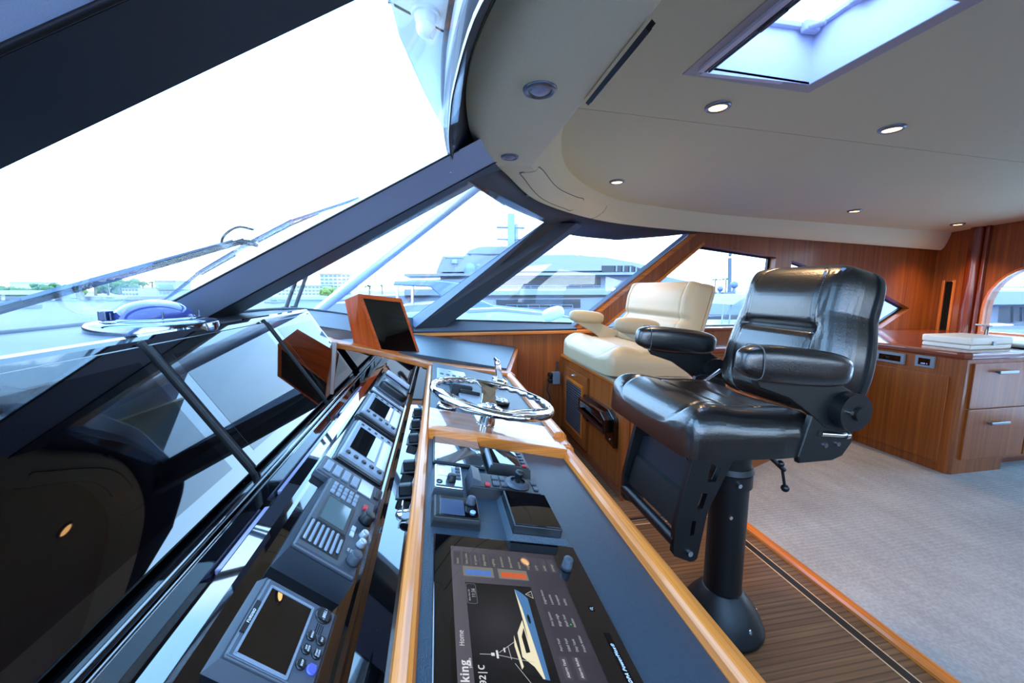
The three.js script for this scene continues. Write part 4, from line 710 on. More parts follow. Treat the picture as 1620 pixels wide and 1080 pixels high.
{ // magnetic compass on the dashboard
  const t = thing('compass', 'chrome magnetic compass with domed glass on the dashboard', 'compass', [-0.822, 1.163, -1.35]);
  loc(t, 'base', lathe([[0.0005, -0.02], [0.146, -0.02], [0.152, -0.01], [0.152, 0.036], [0.145, 0.044], [0.125, 0.048], [0.0005, 0.048]]), M.darkChrome);
  loc(t, 'ring', lathe([[0.092, 0.045], [0.116, 0.045], [0.116, 0.050], [0.108, 0.055], [0.092, 0.055]]), M.darkChrome);
  const dome = []; for (let i = 0; i <= 20; i++) { const a = i / 20 * Math.PI / 2; dome.push([Math.max(0.0005, 0.095 * Math.cos(a)), 0.050 + 0.056 * Math.sin(a)]); }
  loc(t, 'dome', lathe(dome, 64), std(0x343a6a, 0.03, 0, { ior: 1.45 }));
  loc(t, 'hinge', [box(0.016, 0.03, 0.03, -0.092, 0.064, 0.052, 0.004), box(0.016, 0.03, 0.03, -0.068, 0.064, 0.078, 0.004)], M.darkChrome);
  for (let i = 0; i < 3; i++) { const a = R(-20 + i * 70); loc(t, 'pin', cyl(0.0025, 0.0025, 0.022, 0.103 * Math.cos(a), 0.062, 0.103 * Math.sin(a), 10), M.darkChrome); }
}
{ // defroster slot on the dashboard
  const t = thing('defroster_vent', 'long narrow vent slot with pale frame on the dashboard by the compass', 'vent', [-0.90, 1.172, -1.15]);
  part(t, 'frame', slabQuad([-0.985, 1.180, -0.80], [-0.985, 1.180, -1.20], [-0.93, 1.1765, -1.20], [-0.93, 1.1765, -0.80], 0.004), M.lilac);
  part(t, 'slot', slabQuad([-0.968, 1.1835, -0.82], [-0.968, 1.1835, -1.19], [-0.955, 1.1828, -1.19], [-0.955, 1.1828, -0.82], 0.002), M.matteBlack);
}
{ // angled display in its wooden box on the end cap
  const t = thing('wooden_display', 'small screen in a tilted wooden box standing on the console end cap', 'screen', [-0.30, 0.95, -2.37]);
  const b0 = [-0.33, 0.958, -2.30], b1 = [-0.112, 0.895, -2.45], t1 = [-0.213, 1.244, -2.44], t0 = [-0.424, 1.273, -2.30];
  const k0 = [-0.478, 0.985, -2.385], k1 = [-0.225, 0.91, -2.535], q1 = [-0.303, 1.214, -2.525], q0 = [-0.515, 1.239, -2.385];
  part(t, 'box', P8([b0, b1, t1, t0], [k0, k1, q1, q0]), M.oakBox);
  const L = (a, b, s) => a.map((x, i) => x + (b[i] - x) * s), F = (u, v, e) => { const p = L(L(b0, b1, u), L(t0, t1, u), v), n = A3(b1).sub(A3(b0)).cross(A3(t0).sub(A3(b0))).normalize(); return [p[0] + n.x * e, p[1] + n.y * e, p[2] + n.z * e]; };
  const quad = (u0, u1, v0, v1, e, th) => P8([F(u0, v0, e), F(u1, v0, e), F(u1, v1, e), F(u0, v1, e)], [F(u0, v0, e + th), F(u1, v0, e + th), F(u1, v1, e + th), F(u0, v1, e + th)]);
  part(t, 'frame', [quad(0, 1, 0, 0.035, 0, 0.006), quad(0, 1, 0.93, 1, 0, 0.006), quad(0, 0.06, 0.035, 0.93, 0, 0.006), quad(0.94, 1, 0.035, 0.93, 0, 0.006)], M.oakBox, { grain: 0 });
  part(t, 'screen', quad(0.06, 0.94, 0.035, 0.93, 0, 0.003), M.screen);
}

// ---------- black helm chair ----------
const sq = (x, n) => Math.pow(Math.max(0, 1 - Math.abs(x) ** n), 1 / 2.4);
const line = (x, c, w) => Math.exp(-(((x - c) / w) ** 2));
const FWD = new THREE.Matrix4().makeBasis(V(0, 1, 0), V(-1, 0, 0), V(0, 0, 1));          // pad lying flat: length forward, front up
function seatPad(L, hw, top, crown, seam) {
  return pad(L, (v) => hw * (0.94 + 0.06 * Math.min(1, v * 3)) * Math.pow(Math.max(0.0, 1 - Math.abs(2 * v - 1) ** 14), 1 / 7), (u, v) => {
    const e = Math.min(sq(u, 7), sq(2 * v - 1, v > 0.5 ? 5 : 9));
    let f = top * e; f += crown * line(Math.abs(u), 0.84, 0.16) * Math.min(1, v * 2) - 0.010 * line(u, 0, 0.5) * (1 - v);
    f += 0.018 * line(v, 0.82, 0.18) * e;
    if (seam) f -= 0.007 * (line(Math.abs(u), 0.66, 0.018) + (Math.abs(u) < 0.66 ? line(v, 0.62, 0.012) + line(v, 0.36, 0.012) : 0)) * e;
    return f;
  }, 0.045, 96, 80);
}
const chair = thing('helm_chair', 'black leather helm chair on a round pedestal with armrests and fold-down footrest', 'chair', [1.07, 0, -1.25]);
part(chair, 'base_flange', lathe([[0.0005, 0.0], [0.152, 0.0], [0.154, 0.010], [0.150, 0.018], [0.138, 0.05], [0.112, 0.095], [0.086, 0.128], [0.072, 0.146], [0.066, 0.150], [0.0005, 0.150]]).translate(1.07, 0, -1.25), M.blackMetal);
for (let i = 0; i < 6; i++) { const a = R(20 + i * 60); part(chair, 'bolt', [cyl(0.012, 0.010, 0.02, 1.07 + 0.126 * Math.cos(a), 0.050, -1.25 + 0.126 * Math.sin(a), 14), ball(0.006, 1.07 + 0.127 * Math.cos(a), 0.062, -1.25 + 0.127 * Math.sin(a), 10)], M.steel); }
part(chair, 'column', cyl(0.067, 0.066, 0.62, 1.07, 0.45, -1.25, 48), M.blackMetal);
part(chair, 'collar', [cyl(0.075, 0.075, 0.05, 1.07, 0.60, -1.25, 48), cyl(0.078, 0.072, 0.02, 1.07, 0.64, -1.25, 48), cyl(0.060, 0.066, 0.12, 1.07, 0.71, -1.25, 40)], M.blackMetal);
part(chair, 'collar_screw', [cyl(0.008, 0.008, 0.01, 0, 0, 0, 14).rotateX(Math.PI / 2).translate(1.045, 0.602, -1.173)], M.steel);
part(chair, 'column_screw', [cyl(0.007, 0.007, 0.008, 0, 0, 0, 14).rotateX(Math.PI / 2).translate(1.035, 0.47, -1.192)], M.steel);
part(chair, 'seat_pan', [span(0.80, 1.20, 0.775, 0.802, -1.47, -1.03, 0.006), span(0.92, 1.18, 0.74, 0.78, -1.36, -1.14, 0.006)], M.blackMetal);
part(chair, 'seat_cushion', seatPad(0.46, 0.285, 0.088, 0.010, true).applyMatrix4(new THREE.Matrix4().makeTranslation(1.15, 0.835, -1.25).multiply(new THREE.Matrix4().makeRotationZ(R(-3))).multiply(FWD)), M.blackLeather);
{ // white piping along the seat seams
  const top = (x, z) => 0.0;
  for (const z of [-0.985, -1.535]) part(chair, 'side_plate', prismZ([[1.055, 0.800], [1.09, 0.925], [1.125, 0.935], [1.24, 0.90], [1.245, 0.83], [1.215, 0.79], [1.18, 0.778], [1.06, 0.778]], z, z + 0.02, { bevel: 0.004 }), M.blackMetal);
  part(chair, 'plate_screw', [1, 2].map((i) => cyl(0.007, 0.007, 0.006, 0, 0, 0, 14).rotateX(Math.PI / 2).translate(1.10 + i * 0.045, 0.828 + i * 0.002, -0.962)), M.steel);
  part(chair, 'tilt_lever', [rod([1.115, 0.872, -0.955], [1.19, 0.866, -0.945], 0.008, 0.007), cyl(0.012, 0.012, 0.012, 0, 0, 0, 16).rotateZ(Math.PI / 2).translate(1.194, 0.866, -0.945)], M.steel);
  part(chair, 'height_lever', [rod([1.06, 0.765, -1.10], [1.125, 0.700, -1.075], 0.008), rod([1.117, 0.712, -1.078], [1.13, 0.640, -1.072], 0.0045)], M.blackMetal);
  part(chair, 'lever_knob', [ball(0.013, 1.131, 0.638, -1.072, 16), ball(0.012, 1.112, 0.722, -1.08, 16)], M.blackPlastic);
}
{ // backrest leaning aft
  const lean = new THREE.Matrix4().makeTranslation(1.205, 0.885, -1.235).multiply(new THREE.Matrix4().makeRotationZ(R(-13))).multiply(new THREE.Matrix4().makeRotationY(Math.PI));
  const w = (v) => (0.232 + 0.026 * Math.sin(Math.min(1, v * 1.5) * Math.PI) - 0.012 * v) * Math.pow(Math.max(0, 1 - Math.abs(2 * v - 1) ** 9), 1 / 4.5);
  const back = pad(0.505, w, (u, v) => {
    const e = Math.min(sq(u, 5), sq(2 * v - 1, 6)), c = Math.abs(u) < 0.60 ? 1 : Math.exp(-(((Math.abs(u) - 0.60) / 0.06) ** 2));
    let f = 0.075 * e;
    f += c * (0.014 * line(v, 0.76, 0.16) + 0.012 * line(v, 0.36, 0.14) - 0.022 * line(v, 0.555, 0.028)) * e;
    f += 0.010 * line(Math.abs(u), 0.80, 0.14) * e * (v < 0.85 ? 1 : (1 - v) / 0.15);
    f -= 0.009 * line(Math.abs(u), 0.62, 0.016) * e + 0.004 * line(Math.abs(u), 0.93, 0.02) * e;
    return f;
  }, 0.045, 110, 110).applyMatrix4(lean);
  part(chair, 'backrest', back, M.blackLeather);
  const shell = pad(0.50, (v) => w(v) * 1.035, (u, v) => 0.045 * Math.min(sq(u, 4), sq(2 * v - 1, 5)), 0.012, 40, 40).applyMatrix4(new THREE.Matrix4().makeTranslation(1.258, 0.875, -1.235).multiply(new THREE.Matrix4().makeRotationZ(R(-13))));
  part(chair, 'back_shell', shell, M.blackPlastic);
  // pale stitching along the two upright seams
  const st = []; for (const s of [-1, 1]) for (let i = 0; i < 54; i++) { const v = 0.1 + i * 0.0150, e = Math.min(sq(0.62, 5), sq(2 * v - 1, 6)); const f = 0.075 * e + (0.014 * line(v, 0.76, 0.16) + 0.012 * line(v, 0.36, 0.14) - 0.022 * line(v, 0.555, 0.028)) * 0.85 * e; st.push(box(0.0012, 0.0045, 0.0012).translate(f + 0.004, v * 0.505, s * 0.655 * w(v)).applyMatrix4(lean)); }
  part(chair, 'stitching', st, M.seam);
}
for (const s of [1, -1]) {
  const z = s > 0 ? -0.955 : -1.535, out = s * 0.02;
  const arm = part(chair, 'armrest', blob(0.185, 0.053, 0.044, 3.4, 56).applyMatrix4(new THREE.Matrix4().makeTranslation(1.0, 1.082, z).multiply(new THREE.Matrix4().makeRotationZ(R(-7)))), M.blackLeather);
  part(arm, 'arm_seam', tube([...Array(24)].map((_, i) => { const a = i / 24 * 2 * Math.PI, k = Math.pow(Math.abs(Math.cos(a)) ** 3.4 + Math.abs(Math.sin(a)) ** 3.4, -1 / 3.4); return [0.862, 1.099 + 0.0525 * 0.93 * Math.cos(a) * k, z + 0.0435 * 0.95 * Math.sin(a) * k]; }), 0.0015, 60, 6, true), M.seam);
  part(chair, 'arm_bracket', prismZ([[0.885, 1.040], [0.90, 1.060], [1.16, 1.030], [1.235, 0.985], [1.250, 0.93], [1.235, 0.885], [1.195, 0.868], [1.14, 0.885], [1.075, 0.935], [1.0, 0.985], [0.90, 1.020]], z - 0.030, z - 0.008, { bevel: 0.003 }), M.blackMetal);
  part(chair, 'arm_hub', [cyl(0.056, 0.056, 0.040, 0, 0, 0, 40).rotateX(Math.PI / 2).translate(1.198, 0.940, z + out * 0.5), cyl(0.022, 0.020, 0.018, 0, 0, 0, 24).rotateX(Math.PI / 2).translate(1.202, 0.938, z + out * 0.5 + s * 0.024)], M.blackPlastic);
  part(chair, 'hub_bolt', [cyl(0.006, 0.006, 0.012, 0, 0, 0, 14).rotateX(Math.PI / 2).translate(1.170, 0.944, z + s * 0.034), ...(s < 0 ? [cyl(0.008, 0.008, 0.01, 0, 0, 0, 16).rotateX(Math.PI / 2).translate(1.19, 0.945, z + 0.035)] : [])], M.steel);
}
part(chair, 'gas_strut', [rod([1.075, 0.90, -1.47], [1.17, 0.96, -1.47], 0.008), rod([1.05, 0.885, -1.47], [1.10, 0.915, -1.47], 0.012)], M.chrome);
{ // footrest: two slotted side plates, moulded tray, round bar
  const slots = [[[0.836, 0.756], [0.878, 0.734], [0.859, 0.688], [0.825, 0.692]], [[0.811, 0.659], [0.834, 0.654], [0.820, 0.602], [0.793, 0.598]], [[0.782, 0.567], [0.800, 0.565], [0.794, 0.513], [0.776, 0.513]]];
  const plate = [[0.777, 0.80], [0.930, 0.80], [0.930, 0.783], [0.839, 0.595], [0.811, 0.430], [0.800, 0.422], [0.784, 0.422], [0.730, 0.448], [0.722, 0.460], [0.722, 0.484], [0.724, 0.558]];
  part(chair, 'footrest_plate', prismZ(plate, -1.083, -1.062, { holes: slots, bevel: 0.002 }), M.blackMetal);
  part(chair, 'footrest_plate', prismZ(plate, -1.438, -1.417, { holes: slots, bevel: 0.002 }), M.blackMetal);
  const a = [0.800, 0.715, -1.417], b = [0.752, 0.520, -1.417], c = [0.752, 0.520, -1.083], d = [0.800, 0.715, -1.083];
  const arc = []; for (let i = 0; i <= 12; i++) { const s = i / 12; arc.push([0.800 + 0.02 * Math.sin(s * Math.PI) * 0.5, 0.715 + 0.042 * Math.sin(s * Math.PI), -1.417 + 0.334 * s]); }
  part(chair, 'footrest_tray', slab([b, ...arc, c].map(([x, y, z]) => [0.752 + (y - 0.520) * 0.246, y, z]), 0.014, { bevel: 0.003 }), std(0x1a2028, 0.4));
  part(chair, 'tray_step', [P8([[0.738, 0.530, -1.410], [0.738, 0.530, -1.09], [0.760, 0.530, -1.09], [0.760, 0.530, -1.410]], [[0.765, 0.640, -1.405], [0.765, 0.640, -1.095], [0.785, 0.645, -1.095], [0.785, 0.645, -1.405]])], M.matteBlack);
  part(chair, 'foot_bar', rod([0.738, 0.492, -1.43], [0.738, 0.492, -1.07], 0.021, 0.021, 24), M.blackMetal);
  part(chair, 'pivot_bolt', [cyl(0.009, 0.009, 0.01, 0, 0, 0, 16).rotateX(Math.PI / 2).translate(0.779, 0.456, -1.058)], M.steel);
  part(chair, 'cross_rod', rod([0.85, 0.765, -1.43], [0.85, 0.765, -1.07], 0.008), M.steel);
}

// ---------- companion seat on its wooden cabinet ----------
{
  const t = thing('seat_cabinet', 'varnished wooden cabinet under the cream bench seat, with grille door', 'cabinet', [1.5, 0, -2.78]);
  part(t, 'carcass', [prismY([[1.10, -2.145], [2.0, -2.145], [2.0, -3.40], [1.10, -3.40]], 0.0, 0.70), cyl(0.02, 0.02, 0.70, 1.10, 0.35, -2.165, 20)], M.cherry);
  part(t, 'top_board', span(1.075, 2.0, 0.70, 0.725, -2.13, -3.40, 0.008), M.cherryTrim, { grain: 2 });
  part(t, 'plinth', span(1.088, 1.10, 0.0, 0.05, -2.15, -3.39, 0.003), M.cherryDark, { grain: 2 });
  const door = part(t, 'door', span(1.076, 1.10, 0.075, 0.64, -2.755, -3.30, 0.004), M.cherry);
  const gf = part(door, 'grille_frame', prismX([[-3.225, 0.15], [-2.815, 0.15], [-2.815, 0.56], [-3.225, 0.56]], 1.066, 1.077, { holes: [[[-3.205, 0.17], [-2.835, 0.17], [-2.835, 0.54], [-3.205, 0.54]]], bevel: 0.002 }), M.cherryTrim);
  part(door, 'grille_back', span(1.072, 1.0765, 0.17, 0.54, -2.835, -3.205), M.matteBlack);
  for (let i = 0; i < 18; i++) part(door, 'slat', P8([[1.073, 0.176 + i * 0.0205, -3.205], [1.067, 0.170 + i * 0.0205, -3.205], [1.067, 0.175 + i * 0.0205, -3.205], [1.073, 0.181 + i * 0.0205, -3.205]], [[1.073, 0.176 + i * 0.0205, -2.835], [1.067, 0.170 + i * 0.0205, -2.835], [1.067, 0.175 + i * 0.0205, -2.835], [1.073, 0.181 + i * 0.0205, -2.835]]), M.greyPlastic);
  part(door, 'knob', [cyl(0.012, 0.012, 0.006, 0, 0, 0, 20).rotateZ(Math.PI / 2).translate(1.073, 0.603, -3.03), ball(0.009, 1.062, 0.603, -3.03, 14)], M.chrome);
  part(t, 'corner_panel', span(1.12, 1.95, 0.08, 0.66, -2.128, -2.145, 0.004), M.cherry);
}
{
  const t = thing('wall_footrest', 'black fold-up plastic footrest screwed to the cabinet beside the grille door', 'footrest', [1.08, 0.42, -2.52]);
  part(t, 'back_plate', prismX([[-2.80, 0.33], [-2.80, 0.50], [-2.78, 0.515], [-2.34, 0.525], [-2.26, 0.49], [-2.25, 0.47], [-2.25, 0.30], [-2.375, 0.315], [-2.385, 0.37], [-2.70, 0.375], [-2.72, 0.32]], 1.068, 1.099, { bevel: 0.004 }), M.gloss);
  part(t, 'tray', [prismX([[-2.77, 0.40], [-2.77, 0.495], [-2.36, 0.508], [-2.29, 0.475], [-2.29, 0.39]], 1.020, 1.07, { holes: [[[-2.74, 0.425], [-2.74, 0.478], [-2.37, 0.488], [-2.32, 0.465], [-2.32, 0.415]]], bevel: 0.004 })], M.gloss);
  part(t, 'foot_bar', rod([1.03, 0.398, -2.76], [1.03, 0.392, -2.30], 0.013), M.blackPlastic);
  part(t, 'screw', [cyl(0.007, 0.007, 0.006, 0, 0, 0, 14).rotateZ(Math.PI / 2).translate(1.066, 0.34, -2.31), cyl(0.006, 0.006, 0.006, 0, 0, 0, 14).rotateZ(Math.PI / 2).translate(1.066, 0.35, -2.745)], M.steel);
}
{
  const t = thing('bench_seat', 'cream leather double companion seat with armrests behind the helm', 'seat', [1.4, 0.73, -2.68]);
  part(t, 'seat_frame', [span(1.05, 1.66, 0.728, 0.752, -3.08, -2.24, 0.006), span(1.09, 1.62, 0.75, 0.765, -3.06, -2.26, 0.005)], M.tanMetal);
  const S = pad(0.60, (v) => 0.47 * Math.pow(Math.max(0.0, 1 - Math.abs(2 * v - 1) ** 14), 1 / 6), (u, v) => { const e = Math.min(sq(u, 9), sq(2 * v - 1, v > 0.5 ? 4 : 9)); return (0.085 + 0.035 * line(v, 0.80, 0.16) + 0.012 * line(Math.abs(u), 0.88, 0.1) - 0.006 * line(Math.abs(u), 0.76, 0.014) - 0.006 * line(v, 0.60, 0.014)) * e; }, 0.055, 84, 72);
  part(t, 'seat_cushion', S.applyMatrix4(new THREE.Matrix4().makeTranslation(1.585, 0.815, -2.66).multiply(new THREE.Matrix4().makeRotationZ(R(-2))).multiply(FWD)), M.tanLeather);
  const w = (v) => 0.435 * (1 - 0.02 * v) * Math.pow(Math.max(0, 1 - Math.abs(2 * v - 1) ** 16), 1 / 7);
  const B = pad(0.475, w, (u, v) => { const e = Math.min(sq(u, 9), sq(2 * v - 1, 8)); return (0.075 - 0.020 * line(v, 0.46, 0.05) + 0.014 * line(v, 0.74, 0.15) + 0.012 * line(Math.abs(u), 0.9, 0.08) - 0.008 * line(Math.abs(u), 0.80, 0.012)) * e; }, 0.05, 84, 72);
  const m = (x, y) => new THREE.Matrix4().makeTranslation(x, y, -2.63).multiply(new THREE.Matrix4().makeRotationZ(R(-15)));
  part(t, 'backrest', B.applyMatrix4(m(1.50, 0.885).multiply(new THREE.Matrix4().makeRotationY(Math.PI))), M.tanLeather);
  part(t, 'back_shell', pad(0.48, (v) => w(v) * 1.015, (u, v) => 0.05 * Math.min(sq(u, 6), sq(2 * v - 1, 6)), 0.006, 30, 30).applyMatrix4(m(1.556, 0.872)), M.tanLeather);
  for (const z of [-3.08, -2.24]) {
    part(t, 'armrest', blob(0.145, 0.050, 0.048, 3.2).applyMatrix4(new THREE.Matrix4().makeTranslation(1.19, 1.075, z).multiply(new THREE.Matrix4().makeRotationZ(R(-6)))), M.tanLeather);
    part(t, 'arm_bracket', prismZ([[1.08, 1.042], [1.30, 1.025], [1.47, 0.95], [1.52, 0.90], [1.50, 0.84], [1.43, 0.835], [1.36, 0.87], [1.24, 0.955]], z - 0.018, z + 0.006, { bevel: 0.003 }), M.tanMetal);
    part(t, 'bracket_bolt', cyl(0.012, 0.012, 0.01, 0, 0, 0, 18).rotateX(Math.PI / 2).translate(1.445, 0.905, z + 0.01), M.steel);
  }
}
{
  const t = thing('wall_outlet', 'grey plug box with black plugs on the wood wall beside the grille cabinet', 'outlet', [0.99, 0.52, -3.39]);
  part(t, 'box', span(0.99, 1.06, 0.455, 0.565, -3.345, -3.40, 0.006), M.greyLight);
  part(t, 'plug', [blob(0.022, 0.020, 0.026, 4).translate(0.975, 0.540, -3.37), blob(0.022, 0.020, 0.026, 4).translate(0.975, 0.490, -3.37)], M.blackPlastic);
  part(t, 'cord', tube([[0.965, 0.48, -3.37], [0.95, 0.40, -3.372], [0.975, 0.33, -3.374], [0.955, 0.25, -3.376], [0.945, 0.20, -3.376]], 0.006, 30, 8), M.greyPlastic);
  part(t, 'cord_clip', span(1.035, 1.05, 0.56, 0.66, -3.385, -3.40, 0.003), M.greyPlastic);
}

// ---------- sideboard, galley cabinet and what stands on it ----------
{
  const t = thing('sideboard', 'long wooden cabinet with glossy counter along the window wall behind the seats', 'cabinet', [2.7, 0, -3.1]);
  part(t, 'carcass', span(2.015, 3.45, 0.0, 0.80, -2.83, -3.398), M.cherry);
  for (let i = 0; i < 4; i++) { const d = part(t, 'door', span(2.02 + i * 0.356, 2.368 + i * 0.356, 0.12, 0.765, -2.812, -2.832, 0.004), M.cherry); part(d, 'pull', [blob(0.024, 0.012, 0.010, 3).translate(2.30 + i * 0.356, 0.70, -2.808)], M.satin); }
  part(t, 'counter', [span(2.015, 3.45, 0.80, 0.835, -2.775, -3.372, 0.012)], std(0xcfae8c, 0.12, 0, { map: rip(cherryTex, 1, 0.6), clearcoat: 1, clearcoatRoughness: 0.02 }), { grain: 0 });
  part(t, 'counter_edge', [span(2.015, 3.45, 0.793, 0.830, -2.765, -2.79, 0.012)], M.cherryDark, { grain: 0 });
  part(t, 'step', [prismY([[2.015, -2.25], [2.13, -2.34], [2.75, -2.585], [3.45, -2.67], [3.45, -2.84], [2.015, -2.84]], 0.0, 0.10)], M.cherry, { grain: 0 });
}
const galley = thing('galley_cabinet', 'wooden galley cabinet with two drawers and thick rounded counter edge', 'cabinet', [4.2, 0, -2.7]);
{
  const t = galley, f = [[3.47, -3.40], [3.47, -2.06], [3.50, -2.03], [5.19, -2.03], [5.19, -3.40]];
  part(t, 'carcass', [prismY([[3.47, -3.398], [3.47, -2.06], [3.477, -2.045], [3.50, -2.035], [3.95, -2.035], [3.95, -3.398]], 0.014, 0.83), span(3.95, 5.19, 0.10, 0.83, -2.035, -3.398)], M.cherry);
  part(t, 'toe_kick', span(3.95, 5.19, 0.014, 0.10, -2.12, -3.398), M.cherryDark, { grain: 0 });
  part(t, 'countertop', prismY([[3.445, -3.37], [3.445, -2.065], [3.455, -2.03], [3.49, -2.008], [5.19, -2.008], [5.19, -3.37]], 0.828, 0.878, { bevel: 0.016, seg: 5 }), M.cherryDark, { grain: 0 });
  for (const [y0, y1, hy] of [[0.485, 0.80, 0.735], [0.12, 0.478, 0.375]]) {
    const d = part(t, 'drawer', span(3.545, 4.10, y0, y1, -2.036, -2.020, 0.004), M.cherry);
    part(d, 'pull', [span(3.715, 3.885, hy - 0.004, hy + 0.016, -1.985, -2.000, 0.004), span(3.73, 3.75, hy, hy + 0.010, -1.99, -2.02), span(3.85, 3.87, hy, hy + 0.010, -1.99, -2.02)], M.satin);
  }
  for (const [y0, y1] of [[0.485, 0.80], [0.12, 0.478]]) part(t, 'drawer', span(4.115, 4.67, y0, y1, -2.036, -2.020, 0.004), M.cherry);
  part(t, 'side_door', span(3.458, 3.472, 0.08, 0.70, -2.10, -2.66, 0.004), M.cherry);
}
{
  const mk = (name, label, z0, z1, y0, y1, txt) => {
    const t = thing(name, label, 'panel', [3.46, (y0 + y1) / 2, (z0 + z1) / 2]);
    part(t, 'frame', span(3.452, 3.471, y0, y1, z0, z1, 0.004), M.greyLight);
    const s = part(t, 'screen', span(3.4505, 3.454, y0 + 0.018, y1 - 0.018, z0 + 0.022, z1 - 0.022), M.screen);
    if (txt) part(s, 'readout', new THREE.PlaneGeometry(0.055, 0.012).rotateY(-Math.PI / 2).translate(3.4498, y0 + 0.028, (z0 + z1) / 2), printed(0.055, 0.012, 5000, (c, w, h) => { c.fillStyle = '#05070c'; c.fillRect(0, 0, w, h); c.fillStyle = '#a8c4ff'; c.font = 'bold ' + h * 0.9 + 'px monospace'; c.textBaseline = 'middle'; c.textAlign = 'center'; c.fillText('-0000 0', w / 2, h / 2); }, { emit: 0.8 }), { keepUV: true });
  };
  mk('vent_panel', 'wide grey framed dark panel under the galley counter edge, nearer the helm chair', -2.57, -2.375, 0.732, 0.812);
  mk('meter_panel', 'small grey framed digital meter under the galley counter edge near the corner', -2.305, -2.19, 0.738, 0.822, true);
}
{
  const t = thing('storage_box', 'flat white hinged box with small clasp on the galley counter corner', 'box', [3.83, 0.878, -2.22]);
  part(t, 'base', span(3.640, 4.02, 0.878, 0.908, -2.115, -2.40, 0.008), M.offWhite);
  part(t, 'lid', span(3.636, 4.024, 0.910, 0.962, -2.110, -2.404, 0.012), M.offWhite);
  part(t, 'clasp', span(3.82, 3.85, 0.906, 0.935, -2.100, -2.112, 0.003), M.satin);
}
{
  const t = thing('counter_tray', 'dark tray with white cloth and chrome stand, right of the white box', 'tray', [4.25, 0.878, -2.15]);
  part(t, 'tray', span(4.06, 4.55, 0.878, 0.892, -2.05, -2.42, 0.006), M.blackPlastic);
  part(t, 'cloth', span(4.12, 4.45, 0.892, 0.908, -2.10, -2.30, 0.007), M.offWhite);
  part(t, 'stand', [rod([4.20, 0.892, -2.36], [4.20, 1.02, -2.36], 0.012), span(4.14, 4.36, 1.015, 1.03, -2.30, -2.40, 0.005)], M.chrome);
}

// ---------- outside ----------
const SEA = -5.7;
struct('sea', new THREE.BoxGeometry(3000, 0.5, 3000).translate(0, SEA - 0.25, 0), std(0x25508a, 0.3, 0, { bumpMap: rip(weaveBump, 0.35, 0.35), bumpScale: 0.3, ior: 1.33, specularIntensity: 0.3 }));
// the boat's own white foredeck, added unseen below the dashboard to bounce light up
struct('roof_added_foredeck', prismY([[-1.25, 1.2], [-1.25, -3.7], [-5, -3.5], [-9, -2.2], [-9.8, -1.25], [-9, -0.3], [-5, 1.0]], -0.7, -0.2, { bevel: 0.05 }), M.gelcoat);
// windshield wipers, just outside the glass
{
  const W = (x, z, e = -0.045) => onG(x, z, e);
  const t = thing('wiper', 'long windshield wiper with double arm lying across the front glass', 'wiper', W(-0.62, -1.55));
  const blade = (a, b, h, w, dn) => { const p = A3(a), q = A3(b), d = q.clone().sub(p).normalize(), n = V(-GN[0], -GN[1], 0), s = d.clone().cross(n).normalize().multiplyScalar(h / 2), k = n.clone().multiplyScalar(w / 2); const f = (c, i, j) => c.clone().addScaledVector(s, i).addScaledVector(k, j).toArray(); return P8([f(p, -1, -1), f(p, 1, -1), f(p, 1, 1), f(p, -1, 1)], [f(q, -1, -1), f(q, 1, -1), f(q, 1, 1), f(q, -1, 1)]); };
  part(t, 'blade', [blade(W(-1.02, -1.09), W(-0.61, -1.50), 0.022, 0.012)], M.rubber);
  part(t, 'blade_spine', [blade(W(-0.99, -1.115, -0.055), W(-0.63, -1.485, -0.055), 0.010, 0.008), blade(W(-0.95, -1.15, -0.05), W(-0.78, -1.33, -0.05), 0.028, 0.008)], std(0x50607a, 0.3));
  part(t, 'arm', [blade(W(-0.975, -1.69), W(-0.80, -1.585), 0.010, 0.008), blade(W(-0.80, -1.585), W(-0.62, -1.552), 0.018, 0.010), blade(W(-0.62, -1.552), W(-0.47, -1.553), 0.018, 0.010), blade(W(-0.47, -1.553), W(-0.27, -1.69), 0.009, 0.008)], std(0x42506a, 0.3));
  part(t, 'arm_link', [blade(W(-0.80, -1.61), W(-0.68, -1.60), 0.006, 0.006), blade(W(-0.60, -1.585), W(-0.50, -1.59), 0.006, 0.006), blade(W(-0.50, -1.585), W(-0.40, -1.62), 0.006, 0.006)], M.blackMetal);
  part(t, 'joint', [box(0.035, 0.020, 0.040, ...W(-0.615, -1.535), 0.005), ball(0.008, ...W(-0.60, -1.55, -0.03), 12)], M.blackMetal);
  part(t, 'hose', tube([W(-0.66, -1.46), W(-0.64, -1.47, -0.075), W(-0.60, -1.50, -0.09), W(-0.575, -1.53, -0.07)], 0.004, 24, 8), M.rubber);
}
{
  const t = thing('wiper', 'pair of upright wiper arms outside the glass just beyond the thick mullion', 'wiper', [-0.88, 1.17, -2.6]);
  part(t, 'arm', [rod([-0.905, 1.165, -2.60], [-0.80, 1.42, -2.60], 0.011), rod([-0.852, 1.172, -2.60], [-0.745, 1.44, -2.60], 0.011)], M.blackMetal);
  part(t, 'pivot', [cyl(0.02, 0.02, 0.05, -0.90, 1.17, -2.60), cyl(0.02, 0.02, 0.05, -0.85, 1.175, -2.60)], M.blackMetal);
}
solo('stainless_strut', 'thick polished stainless tube slanting past the second windshield pane', 'tube', [rod([-1.60, 0.86, -4.97], [0.62, 2.25, -2.66], 0.050, 0.050, 32)], std(0xc4cbd4, 0.22, 0.5));
